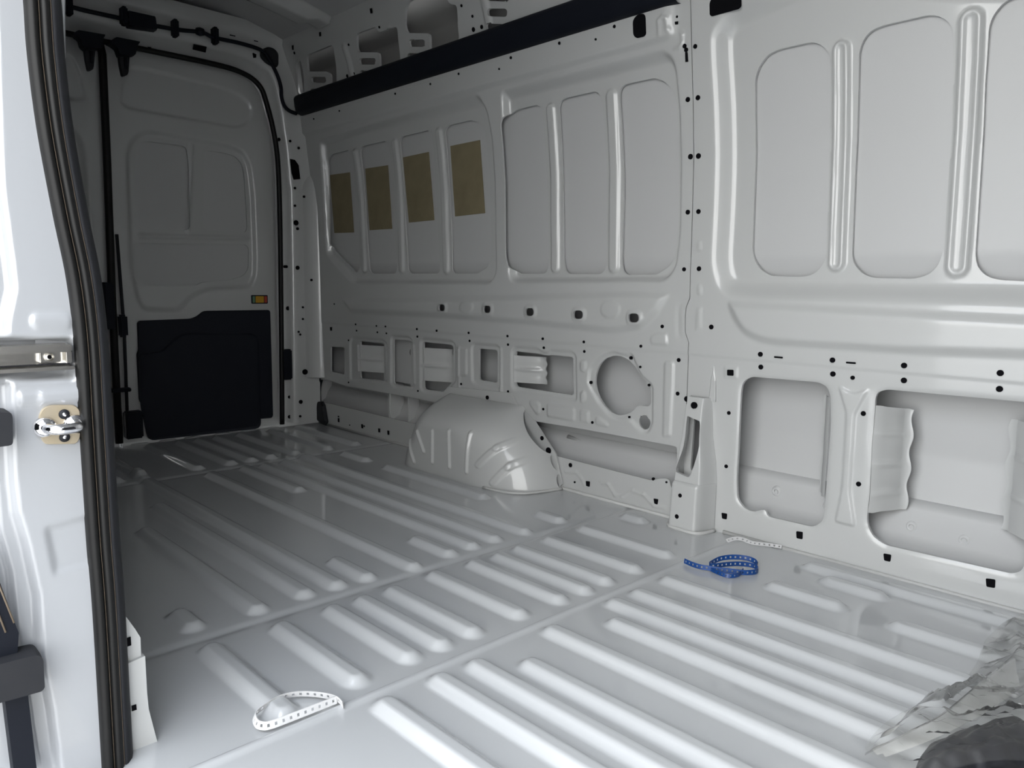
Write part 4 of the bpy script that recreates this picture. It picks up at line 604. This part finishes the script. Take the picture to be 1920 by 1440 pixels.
discs('bolt_hole', [((-1.225, 1.871, .105), (0, -1, 0), .006), ((-1.232, 1.870, .04), (0, -1, 0), .007), ((-1.212, 1.902, .372), (0, -1, 0), .010), ((-1.178, 1.884, .08), (.5, -1, 0), .004), ((-1.182, 1.892, .175), (.5, -1, 0), .004)], HOLE, pf)
tube('foot_sealer', [(-1.285, 1.93, .004), (-1.27, 1.885, .004), (-1.245, 1.870, .004), (-1.18, 1.868, .004), (-1.155, 1.885, .004), (-1.145, 1.935, .004)], .006, SEALER, pf, 8, 4)
prism('spear_emboss', [(-1.186, 1.942, .385), (-1.164, 1.942, .385), (-1.166, 1.942, .45), (-1.174, 1.942, .49), (-1.182, 1.942, .45)], (0, -.006, 0), PAINT, pf, bev=.3)

# ---------------------------------------------------------------- tail-lamp flap and its cable at the corner
fp = empty('cable_flap', (-3.40, 1.93, .1)); tag(fp, 'dark grey rubber flap with black cable low in the corner by the rear doors', 'grommet')
prism('flap', [(x, 1.948, z) for x, z in [(-3.435, .112), (-3.395, .118), (-3.375, .10), (-3.35, .02), (-3.36, .0), (-3.41, .006), (-3.455, .02)]], (0, -.018, 0), RUBBER_GREY, fp, bev=.15)
tube('flap_cable', [(-3.425, 1.955, .23), (-3.445, 1.957, .20), (-3.455, 1.957, .16), (-3.45, 1.955, .12), (-3.43, 1.945, .10)], .010, BLACK, fp, 8, 4)

# ---------------------------------------------------------------- sliding door jamb (near left)
jamb = empty('wall_left', (-1.15, .25, 0)); tag(jamb, 'glossy white sliding door jamb close to the camera on the left', None, None, 'structure')
jx = lambda P, z: np.interp(z, [b for _, b in P[::-1]], [a for a, _ in P[::-1]])
groove = [(a, b) for a, b in jgroove]
def jamb_h(S, T):
    g = jx(jgroove, T); up = T > .64
    e = np.where(up, -.012 * sstep((g - S) / .012), 0)
    l1 = jx(jlow, T); l2 = jx(jlow2, T); lo = T < .575
    e = e + np.where(lo, -.014 * sstep((l1 - S) / .010) - .008 * sstep((l2 - S) / .007), 0)
    e = e + .002 * sstep((.565 - T) / .006) * sstep((S - .235) / .01) * (T > .545)
    return e
sheet('jamb_panel', (.10, .292, .0025), (-.15, 1.25, .0045), [('fun', jamb_h), poly(jpocket, -.030, .006, .008), cap((.245, .655), (.275, .655), .012, .003, .006), poly([(.215, .565), (.30, .565), (.30, .545), (.215, .545)], .003, .004, .004), poly([(.232, .38), (.32, .39), (.32, .31), (.24, .305)], -.004, .012, .01)], [],
      lambda S, T, H: (-1.152 + H, S + .0 * T, T), PAINT_GLOSS, jamb, flange=0,
      outline=[(.10, -.15)] + [(y + .004, z) for y, z in jseal[::-1]] + [(.252, 1.25), (.10, 1.25)])
loft('side_body', [[(x, y, z) for z in (-.3, 1.95)] for x, y in ((-1.152, .102), (-1.165, .04), (-1.19, .0), (-3.6, .0))], PAINT_GLOSS, jamb)
loft('inner_side', [[(-3.55, .115, z), (-1.33, .115, z), (-1.30, .15, z), (-1.29, float(np.interp(z, [0, .6, 1.1], [.31, .285, .29]))), z] if False else [(-3.55, .115 + max(0, z - 1.2) * .25, z), (-1.33, .115 + max(0, z - 1.2) * .25, z), (-1.30, .30, z), (-1.172, .296, z)] for z in np.linspace(-.05, 1.9, 24)], PAINT, jamb)
loft('pillar_edge', [[(-1.178, float(np.interp(z, [b for _, b in pstrip[::-1]], [a for a, _ in pstrip[::-1]])) - .06, z), (-1.172, float(np.interp(z, [b for _, b in pstrip[::-1]], [a for a, _ in pstrip[::-1]])) - .004, z), (-1.178, float(np.interp(z, [b for _, b in pstrip[::-1]], [a for a, _ in pstrip[::-1]])), z), (-1.30, float(np.interp(z, [b for _, b in pstrip[::-1]], [a for a, _ in pstrip[::-1]])) + .0, z)] for z in np.linspace(.6, 1.5, 30)], PAINT_GLOSS, jamb)
# foot of the near pillar
ft = empty('pillar_bracket', (-1.2, .34, 0)); tag(ft, 'white pillar foot with two small square holes, behind the black seal at bottom left', 'bracket')
zc = .148
lo_p = [p for p in post if p[1] < .146] ; up_p = [p for p in post if p[1] > .146]
prism('foot_upper', [(-1.176, y, z) for y, z in [(.30, .14)] + up_p + [(.357, .14)]], (-.11, 0, 0), PAINT, ft)
prism('foot_lower', [(-1.170, y, z) for y, z in [(.30, .135), (.345, .142)] + lo_p], (-.125, 0, 0), PAINT, ft)
for P in postsq: prism('square_hole', [(-1.1755 if P[0][1] > .15 else -1.1695, y, z) for y, z in P], (.001, 0, 0), HOLE, ft)  # dark plates paint the shade inside the square holes
# weatherstrip
sl = empty('door_weatherstrip', (-1.14, .29, .5)); tag(sl, 'thick black rubber weatherstrip curving down the sliding door jamb', 'door seal')
sp_ = smooth_path([(0, y, z) for y, z in jseal], 8)
prof = [(-.001, -.006), (.0, .006), (.004, .011), (.009, .012), (.0125, .009), (.0140, .004)]
prof2 = [(.0140, .004), (.0155, .010), (.019, .0135), (.024, .012), (.0265, .008), (.0275, .003)]
prof3 = [(.0275, .003), (.029, .0075), (.033, .006), (.041, -.004), (.046, -.016), (.044, -.03)]
for nm, pr_, mm in (('outer_lip', prof, RUBBER), ('bulb', prof2, RUBBER), ('inner_flank', prof3, RUBBER_GREY)):
    loft(nm, [[(-1.148 + b, p.y + a, p.z) for a, b in pr_] for p in sp_], mm, sl)
for a in (.0140, .0275): tube('seal_highlight', [(-1.1425, p.y + a, p.z) for p in sp_], .0007, TAN, sl, 5)  # thin tan lines paint the highlights along the seal grooves
# slide rail
rl = empty('slide_rail', (-1.15, .22, .61)); tag(rl, 'bright steel slide rail end with a screw, let into the jamb', 'rail')
y1, y0 = .2800, .08; zt, zb = .6237, .5905
box('upper_flange', (-1.178, y0, zt - .010), (-1.142, y1, zt), STEEL, rl, .0015)
box('rail_web', (-1.180, y0, zb + .004), (-1.170, y1 + .002, zt - .008), STEEL, rl, .001)
box('lower_flange', (-1.178, y0, zb - .001), (-1.146, y1 + .003, zb + .0035), STEEL, rl, .001)
box('lower_lip', (-1.178, y0, zb + .0055), (-1.158, y1 + .001, zb + .0075), CHROME, rl, .0005)
pl = box('screw_plate', (-1.172, .245, .5995), (-1.160, .270, .6135), STEEL, rl, .001)
tube('screw_head', [(-1.161, rscrew[0], .607), (-1.156, rscrew[0], .607)], .0056, STEEL, rl, 16)
tube('screw_socket', [(-1.157, rscrew[0], .607), (-1.1555, rscrew[0], .607)], .0030, HOLE, rl, 6)
box('end_stop', (-1.172, .2735, .598), (-1.150, .281, .6137), STEEL, rl, .001)
# striker
st = empty('door_striker', (-1.148, .262, .515)); tag(st, 'gold zinc striker plate with chrome loop and two screws, on the jamb', 'striker')
prism('striker_plate', [(-1.152, y, z) for y, z in rnd_poly(striker, .006, 3)], (.005, 0, 0), ZINC, st, bev=.03)
for y, z in stscrew:
    tube('screw', [(-1.148, y, z), (-1.1445, y, z)], [.0070, .0062], RUBBER_GREY, st, 18); tube('screw_socket', [(-1.1450, y, z), (-1.1440, y, z)], .0028, CHROME, st, 6)
(ya, za), (yb, zb_) = stloop
zc_ = .5145; ya, yb = .2435, .2775
loop = [(-1.150, ya, zc_), (-1.135, ya, zc_), (-1.122, ya + .004, zc_), (-1.118, ya + .012, zc_), (-1.118, yb - .010, zc_), (-1.122, yb - .002, zc_), (-1.135, yb, zc_), (-1.150, yb, zc_)]
tube('striker_loop', loop, .0072, CHROME, st, 12, 5)
for yy in (ya, yb): tube('loop_base', [(-1.149, yy, zc_), (-1.144, yy, zc_), (-1.138, yy, zc_)], [.0145, .0135, .0075], CHROME, st, 16)
# bump stops and door edge
lbs = ['small black rubber bump stop at the left edge, beside the striker', 'larger black rubber bump stop low on the jamb at the bottom left']
for P, lb in zip(bump, lbs):
    tag(prism('bump_stop', [(-1.155, y, z) for y, z in rnd_poly(P, .005, 3)], (.04, 0, 0), RUBBER_GREY, None, bev=.04), lb, 'bump stop')
dg = empty('lower_guide', (-1.13, .18, .2)); tag(dg, 'black plastic guide strip with pale edges at the lower left corner of the jamb', 'guide')
prism('guide_upper', [(-1.16, y, z) for y, z in dark[0]], (.025, 0, 0), BLACK, dg, bev=.03)
prism('guide_lower', [(-1.16, y, z) for y, z in dark[1]], (.022, 0, 0), BLACK, dg, bev=.03)
for k in (0, .010): tube('pale_edge', [(-1.134, .150 - k * .4, .372 - k), (-1.134, .1745 - k * .9, .328 - k), (-1.134, .1905 - k, .262 - k)], .0012, TAN, dg, 6)

# ---------------------------------------------------------------- straps left on the floor
def strap(name, path, w, m, zoff, tilt, pitch_, label, group):
    P = smooth_path([(x, y, z) for (x, y), z in zip(path, zoff)], 10)
    L = [0.0]
    for a, b in zip(P, P[1:]): L.append(L[-1] + (b - a).length)
    n = max(2, int(round(L[-1] / pitch_)))
    def at(s):
        s = min(max(s, 0), L[-1]); i = 0
        while i < len(L) - 2 and L[i + 1] < s: i += 1
        f = (s - L[i]) / max(1e-9, L[i + 1] - L[i]); return P[i].lerp(P[i + 1], f), (P[min(i + 2, len(P) - 1)] - P[max(i - 1, 0)]).normalized()
    V, F = [], []
    def row(s):
        p, t = at(s); tl = tilt(s / L[-1]); nrm = Vector((-t.y, t.x, 0)).normalized()
        up = Vector((0, 0, 1)) * math.cos(tl) + nrm * math.sin(tl)
        k = len(V)
        for side in (.0006, -.0006):
            for f in (0, .30, .70, 1): V.append(p + up * (w * f) + nrm * side)
        return k
    prev = None
    for c in range(n):
        s0 = c * L[-1] / n; cw = L[-1] / n
        ks = [row(s0)] if prev is None else [prev]
        ks += [row(s0 + cw * .33), row(s0 + cw * .67), row(s0 + cw)]; prev = ks[-1]
        for j in range(3):
            a, b = ks[j], ks[j + 1]
            for q in range(3):
                if j == 1 and q == 1:
                    continue
                F.append((a + q, b + q, b + q + 1, a + q + 1)); F.append((a + 4 + q + 1, b + 4 + q + 1, b + 4 + q, a + 4 + q))
            F.append((a + 3, b + 3, b + 7, a + 7)); F.append((a, a + 4, b + 4, b))
            if j == 1: F.append((a + 1, b + 1, b + 5, a + 5)); F.append((a + 2, a + 6, b + 6, b + 2))
        F.append((ks[1] + 1, ks[1] + 2, ks[1] + 6, ks[1] + 5)); F.append((ks[2] + 1, ks[2] + 5, ks[2] + 6, ks[2] + 2))
    o = mesh(name, V, F, m, None, False); tag(o, label, 'strap', group); return o
g_ = 'perforated plastic straps on the floor'
strap('perforated_strap', wstrap, .0125, WHITEP, [.006] * len(wstrap), lambda f: .15 + .25 * math.sin(f * 3), .0125, 'white perforated plastic strap curled in a loop on the near floor', g_)
strap('perforated_strap', bstrap, .0125, BLUE, [.006, .006, .006, .006, .006, .006, .005, .005, .006, .007, .008, .008, .008, .007, .008, .013, .016, .016, .014, .012][:len(bstrap)], lambda f: .1, .0125, 'blue perforated plastic strap coiled on the floor below the pillar foot', g_)
strap('perforated_strap', cstrap, .0115, WHITEP, [.006, .010, .010, .008, .007, .006], lambda f: .9, .0125, 'short white perforated strap end lying along the wall foot', g_)
bs = strap('strap_tail', bstrap2, .0095, BLUE, [.006] * len(bstrap2), lambda f: .3, .0125, 'x', g_)
for k_ in ('label', 'category', 'group'): del bs[k_]
blue = [o for o in bpy.data.objects if str(o.get('label', '')).startswith('blue perf')][0]
bs.parent = blue; bs.location = Vector(bs.location) - Vector(blue.location)

# ---------------------------------------------------------------- bag of film at lower right
random.seed(4)
def nz(S, T, f, p): return np.sin(S * f + p) * np.cos(T * f * .83 + p * 2.1) + .6 * np.sin(S * f * 1.7 - T * f * 1.3 + p * .7) + .4 * np.abs(np.sin(S * f * .6 + T * f * .9 + p))
bg_ = np.array(bagdark, float)
def dark_h(S, T):
    dd, _, _ = sdf(rnd_poly(bg_, .04), S, T); f = np.sqrt(np.clip(-dd / .10, 0, 1))
    return .006 + .050 * f + (.007 * nz(S, T, 36, 1.3) + .006 * nz(S, T, 83, .2) + .007 * (1 - np.abs(np.sin(S * 31 - T * 44 + 5 * np.sin(S * 13)))) ** 3) * np.clip(-dd / .03, 0, 1)
o = sheet('dark_packing', (-.42, -.05, .005), (1.0, 1.45, .005), [('fun', dark_h)], [], lambda S, T, H: (S, T, H), FABRIC, None, flange=.004, outline=rnd_poly(bg_, .04), origin=(-.25, 1.25, 0))
tag(o, 'crumpled charcoal plastic packing inside the clear bag at lower right', 'packing')
bf = rnd_poly(bagfilm, .03)
def film_h(S, T):
    d2, _, _ = sdf(rnd_poly(bg_, .04), S, T); f = np.sqrt(np.clip((-d2 + .07) / .14, 0, 1))
    de, _, _ = sdf(bf, S, T)
    ridge = .020 * np.exp(-((S + .345 - .10 * (T - 1.25)) / .018) ** 2) + .014 * np.exp(-((S + .27 + .3 * (T - 1.5)) / .012) ** 2)
    return .017 + .060 * f + (.006 * nz(S, T, 38, .4) + .005 * nz(S, T, 90, 2.2) + .006 * (1 - np.abs(np.sin(S * 47 + 23 * np.sin(T * 9))))** 4 + ridge) * np.clip(-de / .02, 0, 1)
o = sheet('clear_bag', (-.42, -.05, .005), (1.0, 1.98, .005), [('fun', film_h)], [], lambda S, T, H: (S, T, H), FILM, None, flange=0, outline=bf, origin=(-.25, 1.5, 0))
FILM2 = FILM.copy(); FILM2.name = 'creased_film'
for n_ in FILM2.node_tree.nodes:
    if n_.type == 'MIX_SHADER' and not n_.inputs[0].is_linked: n_.inputs[0].default_value = .30
ft_, fb_ = smooth_path(fold_top, 6), smooth_path(fold_bot, 6)
fr = []
for i, (a, b) in enumerate(zip(ft_, fb_)):
    w_ = .5 + .5 * math.sin(i * 1.3)
    fr.append([a - Vector((0, 0, .004)), a, a.lerp(b, .3) + Vector((0, 0, .006 + .004 * w_)), a.lerp(b, .6) + Vector((0, 0, .002 * w_)), a.lerp(b, .85) + Vector((0, 0, .005)), b])
fo_ = loft('folded_edge', fr, FILM2, o); fo_['label'] = 'doubled, whiter fold along the bag edge'
tag(o, 'clear crumpled plastic bag lying on the floor at lower right', 'plastic bag')

# ---------------------------------------------------------------- rest of the van body and the yard
front = empty('wall_front', (1.0, 1.0, 1.0)); tag(front, 'dark light-absorbing bulkhead closing the front of the hold, out of view', None, None, 'structure')
box('bulkhead', (1.0, .0, -.05), (1.03, 2.12, 1.96), DARK_ABSORBER, front, 0)  # unseen, coloured dark to cut the light reaching the rear
box('door_post', (.25, .0, -.3), (1.0, .12, 1.95), PAINT_GLOSS, front, .02)
box('door_header', (-1.2, .02, 1.80), (.3, .30, 1.95), PAINT_GLOSS, front, .02)
yard = mesh('ground', [(-25, -25, -.65), (25, -25, -.65), (25, 25, -.65), (-25, 25, -.65)], [(0, 1, 2, 3)], GROUND, None, False); tag(yard, 'pale concrete yard under the van', None, None, 'structure')
